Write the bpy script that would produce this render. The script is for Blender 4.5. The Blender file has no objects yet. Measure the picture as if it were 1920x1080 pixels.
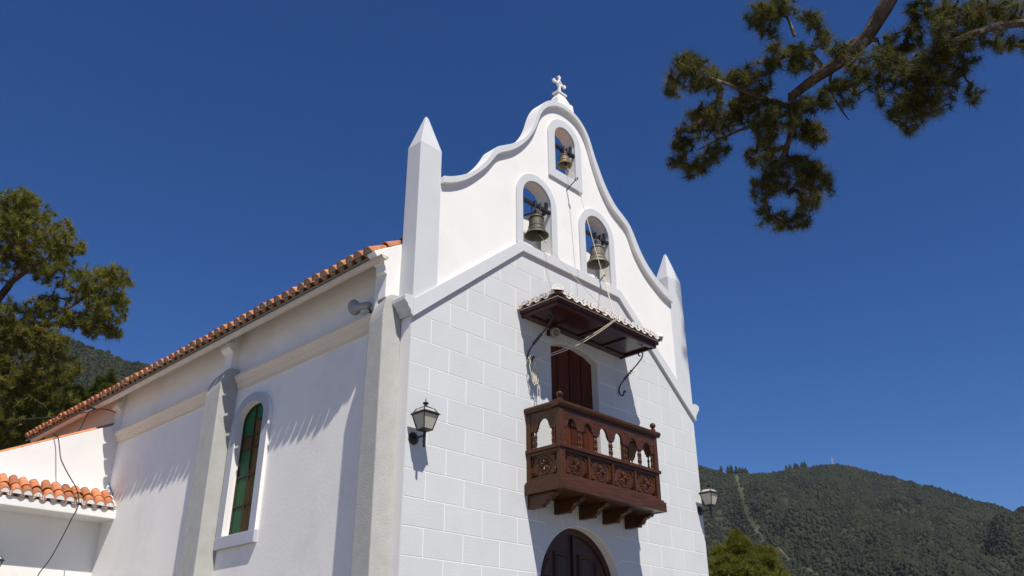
import bpy, math, random
import numpy as np
from mathutils import Vector, Matrix

rnd = random.Random(7)
nrg = np.random.default_rng(11)
SC = bpy.context.scene
COL = SC.collection

# ------------------------------------------------------------------ camera
CAM = np.array([-7.15601, -8.95206, 1.6])
R_RIGHT = np.array([0.69585, -0.71820, -0.004247])
YAW, PITCH, ROLL = 0.80278232, 0.44764715, -0.00471329
def _basis():
    cy, sy, cp, sp = math.cos(YAW), math.sin(YAW), math.cos(PITCH), math.sin(PITCH)
    f = np.array([sy*cp, cy*cp, sp]); r = np.array([cy, -sy, 0.0]); u = np.cross(r, f)
    cr, sr = math.cos(ROLL), math.sin(ROLL)
    return cr*r + sr*u, -sr*r + cr*u, f
BR, BU, BF = _basis()
FPX = 1596.444
cam = bpy.data.cameras.new('camera')
cam.sensor_width = 36.0
cam.lens = FPX/1920*36
cam.clip_start = 0.1
cam.clip_end = 9000
co = bpy.data.objects.new('camera', cam); COL.objects.link(co)
M = Matrix(((BR[0], BU[0], -BF[0], CAM[0]), (BR[1], BU[1], -BF[1], CAM[1]), (BR[2], BU[2], -BF[2], CAM[2]), (0, 0, 0, 1)))
co.matrix_world = M
SC.camera = co

def ray(u, v):
    q = (u-960)*BR - (v-540)*BU + FPX*BF
    return q/np.linalg.norm(q)
def at(u, v, t):
    return CAM + t*ray(u, v)

# ------------------------------------------------------------------ world, sun
SUN = Vector((0.087, 0.235, -0.368)).normalized()
w = bpy.data.worlds.new('World'); SC.world = w; w.use_nodes = True
nt = w.node_tree; nt.nodes.clear()
sky = nt.nodes.new('ShaderNodeTexSky'); sky.sky_type = 'NISHITA'; sky.sun_disc = False
sky.sun_elevation = math.radians(55.7); sky.sun_rotation = math.radians(200.3)
sky.altitude = 900; sky.air_density = 1.0; sky.dust_density = 0.0; sky.ozone_density = 10.0
bg = nt.nodes.new('ShaderNodeBackground'); bg.inputs['Strength'].default_value = 0.082
wo = nt.nodes.new('ShaderNodeOutputWorld')
hs = nt.nodes.new('ShaderNodeHueSaturation'); hs.inputs['Saturation'].default_value = 1.16; hs.inputs['Hue'].default_value = 0.509
nt.links.new(sky.outputs[0], hs.inputs['Color']); nt.links.new(hs.outputs[0], bg.inputs[0]); nt.links.new(bg.outputs[0], wo.inputs[0])
sl = bpy.data.lights.new('sun', 'SUN'); sl.energy = 5.0; sl.angle = math.radians(0.53); sl.color = (1.0, 0.945, 0.87)
so = bpy.data.objects.new('sun', sl); COL.objects.link(so)
so.rotation_euler = SUN.to_track_quat('-Z', 'Y').to_euler(); so.location = (-10, -20, 40)
SC.view_settings.view_transform = 'Standard'
SC.view_settings.look = 'None'
SC.view_settings.gamma = 1.0
SC.view_settings.use_curve_mapping = False
SC.view_settings.exposure = 0.15

# ------------------------------------------------------------------ materials
def mat(name, col, rough=0.8, var=0.06, vscale=3.0, bump=0.0, bscale=60.0, rand=0.0, spec=0.3, metal=0.0, stretch=None,
        dirt=None, dscale=1.5, dlo=0.55, dhi=0.75, attr=None, trans=0.0, detail=6.0, bdist=0.01):
    m = bpy.data.materials.new(name); m.use_nodes = True
    n = m.node_tree.nodes; l = m.node_tree.links
    b = n['Principled BSDF']; b.inputs['Roughness'].default_value = rough
    b.inputs['Specular IOR Level'].default_value = spec; b.inputs['Metallic'].default_value = metal
    tc = n.new('ShaderNodeTexCoord'); src = tc.outputs['Object']
    if stretch:
        mp = n.new('ShaderNodeMapping'); mp.inputs['Scale'].default_value = stretch
        l.new(src, mp.inputs[0]); src = mp.outputs[0]
    no = n.new('ShaderNodeTexNoise'); no.inputs['Scale'].default_value = vscale; no.inputs['Detail'].default_value = detail
    l.new(src, no.inputs['Vector'])
    mr = n.new('ShaderNodeMapRange'); mr.inputs[1].default_value = 0.25; mr.inputs[2].default_value = 0.75
    mr.inputs[3].default_value = 1-var; mr.inputs[4].default_value = 1+var
    l.new(no.outputs[0], mr.inputs[0]); val = mr.outputs[0]
    if rand:
        oi = n.new('ShaderNodeObjectInfo')
        m2 = n.new('ShaderNodeMapRange'); m2.inputs[3].default_value = 1-rand; m2.inputs[4].default_value = 1+rand
        l.new(oi.outputs['Random'], m2.inputs[0])
        mu = n.new('ShaderNodeMath'); mu.operation = 'MULTIPLY'
        l.new(val, mu.inputs[0]); l.new(m2.outputs[0], mu.inputs[1]); val = mu.outputs[0]
    base = None
    if attr:
        at_ = n.new('ShaderNodeAttribute'); at_.attribute_name = attr; base = at_.outputs['Color']
    mx = n.new('ShaderNodeVectorMath'); mx.operation = 'SCALE'
    if base is not None: l.new(base, mx.inputs[0])
    else: mx.inputs[0].default_value = col[:3]
    l.new(val, mx.inputs['Scale']); out = mx.outputs[0]
    if dirt:
        dn = n.new('ShaderNodeTexNoise'); dn.inputs['Scale'].default_value = dscale; dn.inputs['Detail'].default_value = 8
        dn.inputs['Roughness'].default_value = 0.65
        l.new(tc.outputs['Object'], dn.inputs['Vector'])
        dr = n.new('ShaderNodeMapRange'); dr.inputs[1].default_value = dlo; dr.inputs[2].default_value = dhi
        l.new(dn.outputs[0], dr.inputs[0])
        mi = n.new('ShaderNodeMix'); mi.data_type = 'RGBA'
        l.new(dr.outputs[0], mi.inputs['Factor']); l.new(out, mi.inputs['A']); mi.inputs['B'].default_value = (*dirt, 1)
        out = mi.outputs['Result']
    l.new(out, b.inputs['Base Color'])
    if bump:
        bn = n.new('ShaderNodeTexNoise'); bn.inputs['Scale'].default_value = bscale; bn.inputs['Detail'].default_value = 5
        l.new(src, bn.inputs['Vector'])
        bp = n.new('ShaderNodeBump'); bp.inputs['Strength'].default_value = bump; bp.inputs['Distance'].default_value = bdist
        l.new(bn.outputs[0], bp.inputs['Height']); l.new(bp.outputs[0], b.inputs['Normal'])
    if trans:
        tr = n.new('ShaderNodeBsdfTranslucent'); l.new(out, tr.inputs['Color'])
        ms = n.new('ShaderNodeMixShader'); ms.inputs[0].default_value = trans
        o = n['Material Output']; l.new(b.outputs[0], ms.inputs[1]); l.new(tr.outputs[0], ms.inputs[2]); l.new(ms.outputs[0], o.inputs[0])
    return m

WHITE = mat('white_plaster', (0.81, 0.79, 0.75), 0.9, 0.03, 1.3, 0.18, 40, spec=0.15, bdist=0.012, dirt=(0.72, 0.70, 0.655), dscale=1.1, dlo=0.52, dhi=0.8)
SIDEW = mat('side_wall_plaster', (0.87, 0.84, 0.785), 0.9, 0.035, 0.9, 0.14, 18, spec=0.15, dirt=(0.74, 0.71, 0.66), dscale=0.8, dlo=0.5, dhi=0.8, bdist=0.015)
GREY = mat('grey_blue_paint', (0.575, 0.59, 0.595), 0.85, 0.03, 2.5, 0.2, 40, rand=0.02, spec=0.2)
BLOCK = mat('grey_block_paint', (0.58, 0.595, 0.595), 0.85, 0.03, 2.2, 0.25, 32, rand=0.025, spec=0.2)
BUTT = mat('buttress_render', (0.44, 0.435, 0.40), 0.95, 0.07, 6.0, 0.7, 70, spec=0.1, dirt=(0.36, 0.355, 0.33), dscale=2.5)
CREAM = mat('cream_paint', (0.78, 0.68, 0.55), 0.8, 0.04, 2.0, 0.2, 50, spec=0.2)
GUTTER = mat('gutter_paint', (0.62, 0.55, 0.46), 0.6, 0.08, 4.0, 0.1, 30, spec=0.3)
TERRA = mat('terracotta', (0.48, 0.185, 0.085), 0.85, 0.22, 9.0, 0.3, 60, rand=0.28, spec=0.15, dirt=(0.22, 0.13, 0.085), dscale=5, dlo=0.54, dhi=0.74)
TERRAO = mat('weathered_terracotta', (0.36, 0.17, 0.09), 0.9, 0.2, 9.0, 0.3, 60, rand=0.15, spec=0.1, dirt=(0.16, 0.12, 0.09), dscale=7, dlo=0.5, dhi=0.7)
MORTAR = mat('grey_mortar', (0.30, 0.27, 0.22), 0.95, 0.2, 12, 0.5, 50, rand=0.1, spec=0.1)
TMORT = mat('white_tile_mortar', (0.66, 0.65, 0.615), 0.9, 0.05, 8, 0.4, 45, spec=0.15, dirt=(0.5, 0.47, 0.42), dscale=8, dlo=0.6, dhi=0.8)
WOODX = mat('varnished_wood_along', (0.064, 0.0225, 0.0060), 0.32, 0.55, 3.0, 0.3, 6, rand=0.14, spec=0.3, stretch=(1.2, 14, 14), bdist=0.006)
WOODZ = mat('varnished_wood_upright', (0.064, 0.0225, 0.0060), 0.32, 0.55, 3.0, 0.3, 6, rand=0.16, spec=0.3, stretch=(14, 14, 1.2), bdist=0.006)
WOODD = mat('dark_door_wood', (0.040, 0.011, 0.006), 0.45, 0.4, 3.0, 0.25, 6, rand=0.15, spec=0.4, stretch=(14, 14, 1.0), bdist=0.006)
CANW = mat('aged_canopy_wood', (0.052, 0.018, 0.011), 0.4, 0.4, 3.0, 0.25, 6, rand=0.1, spec=0.3, stretch=(1.2, 14, 14), bdist=0.006)
WOODB = mat('red_brown_plank_wood', (0.085, 0.022, 0.010), 0.6, 0.4, 3.0, 0.25, 6, rand=0.2, spec=0.12, stretch=(14, 14, 1.0), bdist=0.006)
SOFF = mat('dark_soffit_wood', (0.045, 0.015, 0.011), 0.22, 0.35, 3.0, 0.1, 6, rand=0.08, spec=0.5, stretch=(1.0, 12, 12), bdist=0.004)
IRON = mat('black_iron', (0.012, 0.012, 0.013), 0.4, 0.2, 20, 0.15, 80, spec=0.5)
BEAMI = mat('black_painted_steel', (0.02, 0.02, 0.022), 0.5, 0.2, 15, 0.15, 60, spec=0.4)
BRONZE = mat('weathered_bronze', (0.105, 0.095, 0.065), 0.6, 0.3, 9, 0.3, 40, rand=0.15, spec=0.35, metal=0.15, dirt=(0.19, 0.18, 0.14), dscale=9, dlo=0.55, dhi=0.75)
BRONZEG = mat('grey_streaked_bronze', (0.15, 0.14, 0.10), 0.6, 0.35, 9, 0.3, 40, spec=0.35, metal=0.1, dirt=(0.34, 0.33, 0.27), dscale=11, dlo=0.56, dhi=0.68)
BRONZEL = mat('pale_bronze', (0.22, 0.185, 0.11), 0.6, 0.2, 9, 0.2, 40, spec=0.35, metal=0.15, dirt=(0.2, 0.17, 0.11), dscale=8)
ROPE = mat('cream_rope', (0.66, 0.60, 0.47), 0.9, 0.12, 60, 0.4, 200, spec=0.1)
CABLE = mat('black_cable', (0.02, 0.018, 0.02), 0.5, 0.1, 20, spec=0.4)
MILK = mat('milky_glass', (0.74, 0.71, 0.62), 0.25, 0.06, 5, spec=0.5, trans=0.45)
HORN = mat('grey_horn_plastic', (0.33, 0.325, 0.315), 0.5, 0.06, 8, spec=0.4)
HORND = mat('aged_grey_plastic', (0.33, 0.31, 0.26), 0.5, 0.08, 8, spec=0.4)
FRAME = mat('brown_window_bar', (0.045, 0.026, 0.018), 0.6, 0.2, 12, spec=0.3)
GREEN = mat('green_cathedral_glass', (0.010, 0.098, 0.030), 0.45, 0.3, 35, 0.8, 90, rand=0.2, spec=0.22)
AMBER = mat('amber_cathedral_glass', (0.095, 0.056, 0.008), 0.45, 0.25, 35, 0.8, 90, rand=0.2, spec=0.22)
DARK = mat('dark_interior', (0.02, 0.018, 0.016), 0.9, 0.1, 3, spec=0.1)
GROUND = mat('pale_paving', (0.225, 0.205, 0.175), 0.9, 0.15, 0.6, 0.4, 8, spec=0.1)
GRASSM = mat('dry_hillside_grass', (0.034, 0.037, 0.021), 0.95, 0.35, 0.02, 0, 1, spec=0.05, dirt=(0.05, 0.046, 0.034), dscale=0.012, dlo=0.6, dhi=0.75)
TRACKM = mat('dry_track_grass', (0.066, 0.066, 0.037), 0.95, 0.3, 0.05, 0, 1, spec=0.05, dirt=(0.115, 0.10, 0.08), dscale=0.03, dlo=0.56, dhi=0.68)
FOREST = mat('forest_canopy', (0.04, 0.05, 0.02), 0.95, 0.25, 0.4, 0, 1, spec=0.05, attr='tint')
NEEDLE = mat('pine_needles', (0.05, 0.07, 0.02), 0.55, 0.15, 2, 0, 1, spec=0.3, attr='tint', trans=0.5)
BARK = mat('pine_bark', (0.10, 0.072, 0.054), 0.95, 0.5, 9, 0.9, 14, spec=0.1, stretch=(1, 1, 0.6), dirt=(0.30, 0.27, 0.235), dscale=9, dlo=0.57, dhi=0.66, bdist=0.03)
TWIG = mat('dark_twigs', (0.075, 0.052, 0.038), 0.95, 0.3, 12, 0, 1, spec=0.1)
MAST = mat('mast_paint', (0.5, 0.45, 0.44), 0.6, 0.1, 1, spec=0.3)
MASTR = mat('mast_red_paint', (0.4, 0.08, 0.06), 0.6, 0.1, 1, spec=0.3)

# ------------------------------------------------------------------ object helpers
def link(name, data, parent=None, label=None, cat=None, group=None, kind=None):
    o = bpy.data.objects.new(name, data); COL.objects.link(o)
    if parent is not None: o.parent = parent
    if label: o['label'] = label
    if cat: o['category'] = cat
    if group: o['group'] = group
    if kind: o['kind'] = kind
    return o
def thing(name, label, cat, loc=(0, 0, 0), group=None):
    o = link(name, None, None, label, cat, group); o.location = loc; o.empty_display_size = 0.2
    return o
def dup_tree(root, label, loc, group=None):
    c = root.copy(); COL.objects.link(c); c['label'] = label; c.location = loc
    if group: c['group'] = group
    def rec(o, p):
        for ch in o.children:
            k = ch.copy(); COL.objects.link(k); k.parent = p; rec(ch, k)
    rec(root, c)
    return c

def smooth3(pts, n=8):
    P = [Vector(p) for p in pts]; out = []
    for i in range(len(P)-1):
        a, b, c, d = P[max(i-1, 0)], P[i], P[i+1], P[min(i+2, len(P)-1)]
        for k in range(n):
            t = k/n
            out.append(0.5*((2*b)+(c-a)*t+(2*a-5*b+4*c-d)*t*t+(3*b-a-3*c+d)*t**3))
    out.append(P[-1]); return out

class MB:
    """collects faces, links them as ONE mesh object; every vertex in world metres minus the origin"""
    def __init__(s): s.v = []; s.f = []; s.mi = []
    def add(s, vs, fs, mi=0):
        o = len(s.v); s.v += [tuple(float(c) for c in p) for p in vs]
        s.f += [tuple(i+o for i in f) for f in fs]; s.mi += [mi]*len(fs); return s
    def box(s, x0, x1, y0, y1, z0, z1, mi=0):
        v = [(x, y, z) for z in (z0, z1) for y in (y0, y1) for x in (x0, x1)]
        return s.add(v, [(0, 2, 3, 1), (4, 5, 7, 6), (0, 1, 5, 4), (2, 6, 7, 3), (0, 4, 6, 2), (1, 3, 7, 5)], mi)
    def prism(s, poly, a0, a1, axis='y', mi=0):
        """poly of (p,q) pairs extruded; axis y: (x,z), axis x: (y,z), axis z: (x,y)"""
        n = len(poly)
        f = {'y': lambda p, a: (p[0], a, p[1]), 'x': lambda p, a: (a, p[0], p[1]), 'z': lambda p, a: (p[0], p[1], a)}[axis]
        v = [f(p, a0) for p in poly] + [f(p, a1) for p in poly]
        fs = [tuple(range(n)), tuple(range(2*n-1, n-1, -1))] + [(i, i+n, (i+1) % n+n, (i+1) % n) for i in range(n)]
        return s.add(v, fs, mi)
    def strip(s, A, B, y0, y1, mi_front=0, mi_side=0):
        """closed band between two polylines A and B (x,z), given depth y0..y1"""
        n = len(A); v = []
        for y in (y0, y1):
            v += [(p[0], y, p[1]) for p in A] + [(p[0], y, p[1]) for p in B]
        o = 2*n
        ff = [(i, i+1, n+i+1, n+i) for i in range(n-1)]
        fb = [(o+i, o+n+i, o+n+i+1, o+i+1) for i in range(n-1)]
        ft = [(i, o+i, o+i+1, i+1) for i in range(n-1)]
        fu = [(n+i, n+i+1, o+n+i+1, o+n+i) for i in range(n-1)]
        fe = [(0, n, o+n, o), (n-1, o+n-1, o+2*n-1, 2*n-1)]
        b = len(s.v); s.v += v
        for fl, mi in ((ff, mi_front), (fb, mi_side), (ft, mi_side), (fu, mi_side), (fe, mi_side)):
            s.f += [tuple(i+b for i in f) for f in fl]; s.mi += [mi]*len(fl)
        return s
    def lathe(s, prof, c, axis=(0, 0, 1), n=20, mi=0, cap=True):
        ax = Vector(axis).normalized(); t = ax.orthogonal().normalized(); b = ax.cross(t)
        c = Vector(c); v = []
        for r, h in prof:
            for i in range(n):
                a = 2*math.pi*i/n
                v.append(c + ax*h + (t*math.cos(a) + b*math.sin(a))*r)
        fs = []
        for k in range(len(prof)-1):
            for i in range(n):
                j = (i+1) % n
                fs.append((k*n+i, k*n+j, (k+1)*n+j, (k+1)*n+i))
        if cap:
            fs.append(tuple(range(n-1, -1, -1))); fs.append(tuple((len(prof)-1)*n+i for i in range(n)))
        return s.add(v, fs, mi)
    def tube(s, pts, rad, n=6, mi=0):
        pts = [Vector(p) for p in pts]; m = len(pts)
        rs = rad if hasattr(rad, '__len__') else [rad]*m
        v = []; up = None
        for i, p in enumerate(pts):
            d = (pts[min(i+1, m-1)] - pts[max(i-1, 0)])
            d = d.normalized() if d.length > 1e-9 else Vector((0, 0, 1))
            if up is None: up = d.orthogonal().normalized()
            else:
                up = up - d*up.dot(d)
                up = up.normalized() if up.length > 1e-6 else d.orthogonal().normalized()
            b = d.cross(up)
            for k in range(n):
                a = 2*math.pi*k/n
                v.append(p + (up*math.cos(a) + b*math.sin(a))*rs[i])
        fs = [(i*n+k, i*n+(k+1) % n, (i+1)*n+(k+1) % n, (i+1)*n+k) for i in range(m-1) for k in range(n)]
        fs += [tuple(range(n-1, -1, -1)), tuple((m-1)*n+k for k in range(n))]
        return s.add(v, fs, mi)
    def sphere(s, c, r, nu=16, nv=10, mi=0):
        prof = [(max(r*math.sin(math.pi*k/nv), 1e-4), -r*math.cos(math.pi*k/nv)) for k in range(nv+1)]
        return s.lathe(prof, c, (0, 0, 1), nu, mi)
    def mesh(s, name, mats, smooth=False):
        me = bpy.data.meshes.new(name); me.from_pydata(s.v, [], s.f)
        for m in (mats if isinstance(mats, (list, tuple)) else [mats]): me.materials.append(m)
        if any(s.mi): me.polygons.foreach_set('material_index', s.mi)
        import bmesh
        bm = bmesh.new(); bm.from_mesh(me); bmesh.ops.recalc_face_normals(bm, faces=bm.faces[:]); bm.to_mesh(me); bm.free()
        if smooth:
            me.polygons.foreach_set('use_smooth', [True]*len(me.polygons))
            try: me.set_sharp_from_angle(angle=math.radians(38))
            except Exception: pass
        me.update(); return me
    def build(s, name, mats, parent=None, smooth=False, bevel=0, **k):
        o = link(name, s.mesh(name, mats, smooth), parent, **k)
        if bevel:
            b = o.modifiers.new('bevel', 'BEVEL'); b.width = bevel; b.segments = 2; b.limit_method = 'ANGLE'; b.angle_limit = math.radians(40)
        return o

def extrude_holes(name, outer, holes, y0, y1, mats, parent, bevel=0.0, **k):
    """flat outline in (x,z) with holes, given depth y0..y1; made with a filled curve"""
    cu = bpy.data.curves.new('outline', 'CURVE'); cu.dimensions = '2D'; cu.fill_mode = 'BOTH'
    cu.extrude = (y1-y0)/2 - bevel; cu.bevel_depth = bevel; cu.bevel_resolution = 1
    if bevel: cu.offset = -bevel
    for pl in [outer]+holes:
        sp = cu.splines.new('POLY'); sp.points.add(len(pl)-1); sp.use_cyclic_u = True
        for i, p in enumerate(pl): sp.points[i].co = (p[0], p[1], 0, 1)
    t = bpy.data.objects.new('outline', cu); COL.objects.link(t)
    dg = bpy.context.evaluated_depsgraph_get(); dg.update()
    me = bpy.data.meshes.new_from_object(t.evaluated_get(dg)); bpy.data.objects.remove(t)
    me.transform(Matrix(((1, 0, 0, 0), (0, 0, -1, (y0+y1)/2), (0, 1, 0, 0), (0, 0, 0, 1))))
    me.materials.clear()
    me.polygons.foreach_set('use_smooth', [False]*len(me.polygons))
    for m in (mats if isinstance(mats, (list, tuple)) else [mats]): me.materials.append(m)
    me.name = name
    return link(name, me, parent, **k)

def arc(cx, cz, r, a0, a1, n):
    return [(cx + r*math.cos(math.radians(a0+(a1-a0)*i/n)), cz + r*math.sin(math.radians(a0+(a1-a0)*i/n))) for i in range(n+1)]
def clip(poly, a, b, c):
    """keep a*x+b*z<=c"""
    out = []
    for i, p in enumerate(poly):
        q = poly[(i+1) % len(poly)]
        dp = a*p[0]+b*p[1]-c; dq = a*q[0]+b*q[1]-c
        if dp <= 0: out.append(p)
        if (dp < 0 < dq) or (dq < 0 < dp):
            t = dp/(dp-dq); out.append((p[0]+t*(q[0]-p[0]), p[1]+t*(q[1]-p[1])))
    return out
def area(p): return 0.5*sum(p[i][0]*p[(i+1) % len(p)][1]-p[(i+1) % len(p)][0]*p[i][1] for i in range(len(p)))
def inset(poly, d):
    p = [poly[0]]
    for q in poly[1:]:
        if math.hypot(q[0]-p[-1][0], q[1]-p[-1][1]) > 1e-4: p.append(q)
    if math.hypot(p[0][0]-p[-1][0], p[0][1]-p[-1][1]) < 1e-4: p.pop()
    if area(p) < 0: p = p[::-1]
    n = len(p); out = []
    for i in range(n):
        a, b, c = p[i-1], p[i], p[(i+1) % n]
        def nr(s, e):
            dx, dz = e[0]-s[0], e[1]-s[1]; L = math.hypot(dx, dz) or 1e-9
            return (-dz/L, dx/L)
        n1, n2 = nr(a, b), nr(b, c); k = 1+n1[0]*n2[0]+n1[1]*n2[1]; k = max(k, 0.35)
        out.append((b[0]+d*(n1[0]+n2[0])/k, b[1]+d*(n1[1]+n2[1])/k))
    return out

# ================================================================== SETTING
WD = 7.37
# ground: one sheet
g = MB(); g.add([(-6000, -6000, 0), (6000, -6000, 0), (6000, 6000, 0), (-6000, 6000, 0)], [(0, 1, 2, 3)])
g.build('ground', GROUND, kind='structure')

def vnoise(x, y, seed):
    """cheap smooth value noise on arrays"""
    r = np.random.default_rng(seed).random((256, 256))
    xi = np.floor(x).astype(int); yi = np.floor(y).astype(int); fx = x-xi; fy = y-yi
    fx = fx*fx*(3-2*fx); fy = fy*fy*(3-2*fy)
    g_ = lambda i, j: r[i & 255, j & 255]
    return (g_(xi, yi)*(1-fx)+g_(xi+1, yi)*fx)*(1-fy)+(g_(xi, yi+1)*(1-fx)+g_(xi+1, yi+1)*fx)*fy - 0.5

class Terrain:
    def __init__(s, azs, els, r0, rr, r1, seed, gully):
        s.azs, s.els, s.r0, s.rr, s.r1, s.seed, s.g = azs, els, r0, rr, r1, seed, gully
    def h(s, az, r):
        E = np.interp(az, s.azs, s.els)
        rr = s.rr
        H = np.tan(np.radians(E))*rr
        t = np.clip((r-s.r0)/(rr-s.r0), 0, 1)
        up = H*t**1.25
        x = np.radians(az)*rr/170; y = r/260
        gl = vnoise(x, y, s.seed)*1.0+vnoise(x*2.3, y*2.1, s.seed+1)*0.5+vnoise(x*5, y*5, s.seed+2)*0.25
        up = up + gl*s.g*np.sin(np.pi*t)**0.8*(0.35+t)
        back = H*np.clip(1-(r-rr)/(s.r1-rr), 0, 1)**0.8
        return np.where(r <= rr, up, back) - 2
    def pos(s, az, r):
        a = np.radians(az)
        return np.stack([CAM[0]+r*np.sin(a), CAM[1]+r*np.cos(a), s.h(az, r)], -1)
    def build(s, name, naz, nr):
        az = np.linspace(s.azs[0], s.azs[-1], naz)
        r = np.unique(np.concatenate([np.linspace(s.r0-5, s.rr, nr), np.linspace(s.rr, s.r1+5, 14)])); nr = len(r)
        A, Rr = np.meshgrid(az, r, indexing='ij'); P = s.pos(A, Rr).reshape(-1, 3)
        i, j = np.meshgrid(np.arange(naz-1), np.arange(nr-1), indexing='ij')
        q = np.stack([i*nr+j, i*nr+j+1, (i+1)*nr+j+1, (i+1)*nr+j], -1).reshape(-1, 4)
        o = link(name, npmesh(name, P, q, GRASSM), kind='structure')
        o.data.polygons.foreach_set('use_smooth', [True]*len(o.data.polygons)); return o

def npmesh(name, V, F, material, tint=None):
    me = bpy.data.meshes.new(name)
    k = F.shape[1]
    me.vertices.add(len(V)); me.vertices.foreach_set('co', np.ascontiguousarray(V, np.float32).ravel())
    me.loops.add(F.size); me.loops.foreach_set('vertex_index', np.ascontiguousarray(F, np.int32).ravel())
    me.polygons.add(len(F)); me.polygons.foreach_set('loop_start', np.arange(0, F.size, k, dtype=np.int32))
    me.update(calc_edges=True); me.validate()
    if tint is not None:
        a = me.color_attributes.new('tint', 'FLOAT_COLOR', 'POINT')
        a.data.foreach_set('color', np.ascontiguousarray(np.c_[tint, np.ones(len(tint))], np.float32).ravel())
    me.materials.append(material); return me

def azel(u, v):
    q = ray(u, v); return math.degrees(math.atan2(q[0], q[1])), math.degrees(math.asin(q[2]))
sky_r = [(95, 258), (150, 275), (215, 300), (360, 308), (450, 310), (560, 297), (690, 275), (840, 253), (930, 262), (1060, 292),
         (1190, 318), (1250, 343), (1300, 345), (1330, 365), (1380, 362), (1450, 385), (1530, 415), (1600, 437), (1680, 455), (1780, 485), (1850, 508), (1920, 530)]
ae = [azel(1280+x/3, 780+y/3) for x, y in sky_r]
toel = lambda e: e - 0.17       # leave room for the tree tops on the ridge
mount = Terrain([18, 35, 48, 54]+[a for a, e in ae]+[82, 95, 112], [7, 9, 12.2, 13.6]+[toel(e) for a, e in ae]+[7.4, 5.5, 3], 420, 1500, 2600, 3, 95)
mount.build('mountain', 260, 90)
sky_l = [(330, 95), (400, 140), (450, 160), (560, 190), (700, 205), (790, 235)]
al = [azel(160+x/6, 640+y/6) for x, y in sky_l]
hill = Terrain([-45, -20, 0, 10, 15]+[a for a, e in al]+[26, 32, 40], [9, 14, 19, 20.6, 20.2]+[toel(e) for a, e in al]+[17.2, 13, 6], 300, 900, 1500, 9, 45)
hill.build('hill', 150, 60)

def crown_template(n_sides=5):
    prof = [(0.62, 0.0), (1.0, 0.28), (0.72, 0.72)]
    v = []
    for r, h in prof:
        for i in range(n_sides):
            a = 2*math.pi*(i+0.5*prof.index((r, h)))/n_sides; v.append((r*math.cos(a), r*math.sin(a), h))
    v.append((0, 0, 1.0)); f = []
    for k in range(len(prof)-1):
        for i in range(n_sides):
            j = (i+1) % n_sides; a, b, c, d = k*n_sides+i, k*n_sides+j, (k+1)*n_sides+j, (k+1)*n_sides+i
            f += [(a, b, c), (a, c, d)]
    t = len(v)-1; k = (len(prof)-1)*n_sides
    f += [(k+i, k+(i+1) % n_sides, t) for i in range(n_sides)]
    return np.array(v), np.array(f)
CTV, CTF = crown_template()
def forest(name, ter, az0, az1, r0, r1, n, size, strip=None, label=None):
    az = nrg.uniform(az0, az1, n); r = np.sqrt(nrg.uniform(r0*r0, r1*r1, n))
    P = ter.pos(az, r)
    d = P-CAM; el = np.degrees(np.arctan2(d[:, 2], np.hypot(d[:, 0], d[:, 1])))
    keep = vnoise(az*1.1, r/70, 41)+nrg.uniform(-0.25, 0.25, n) > -0.85
    if strip is not None:
        sa = np.interp(el, strip[:, 1], strip[:, 0], left=-99, right=-99)
        keep &= np.abs(az-sa) > 0.16+0.12*vnoise(el*9, az*0, 5)
    P = P[keep]; az = az[keep]; r = r[keep]; m = len(P)
    rad = size*nrg.uniform(0.55, 1.25, m)*(0.8+0.5*vnoise(az*3, r/40, 8)); hh = rad*nrg.uniform(1.2, 2.1, m)
    nv = len(CTV); rot = nrg.uniform(0, 6.28, m)
    jit = 1+nrg.uniform(-0.3, 0.3, (m, nv, 1))
    X = CTV[None, :, 0]*np.cos(rot)[:, None]-CTV[None, :, 1]*np.sin(rot)[:, None]
    Y = CTV[None, :, 0]*np.sin(rot)[:, None]+CTV[None, :, 1]*np.cos(rot)[:, None]
    V = np.stack([X*rad[:, None], Y*rad[:, None], CTV[None, :, 2]*hh[:, None]-rad[:, None]*0.25], -1)
    V[..., :2] *= jit; V = V+P[:, None, :]
    F = (CTF[None]+(np.arange(m)*nv)[:, None, None]).reshape(-1, 3)
    base = np.array([0.026, 0.031, 0.019]); alt = np.array([0.034, 0.037, 0.020]); dk = np.array([0.020, 0.025, 0.018])
    k = np.clip(0.5+vnoise(az*2.2, r/110, 77)*1.1+nrg.uniform(-0.35, 0.35, m), 0, 1)[:, None]
    c = np.where(k > 0.5, base+(alt-base)*(k-0.5)*2, dk+(base-dk)*k*2)
    T = np.repeat(c, nv, 0)
    o = link(name, npmesh(name, V.reshape(-1, 3), F, FOREST, T), None, label, 'forest', None, 'stuff')
    return o
strip_px = [(296, 315), (310, 370), (335, 440), (355, 520), (385, 590), (430, 660), (480, 715), (580, 790), (700, 865), (760, 900)]
sp = np.array(sorted([azel(1280+x/3, 780+y/3) for x, y in strip_px], key=lambda t: t[1]))
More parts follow.
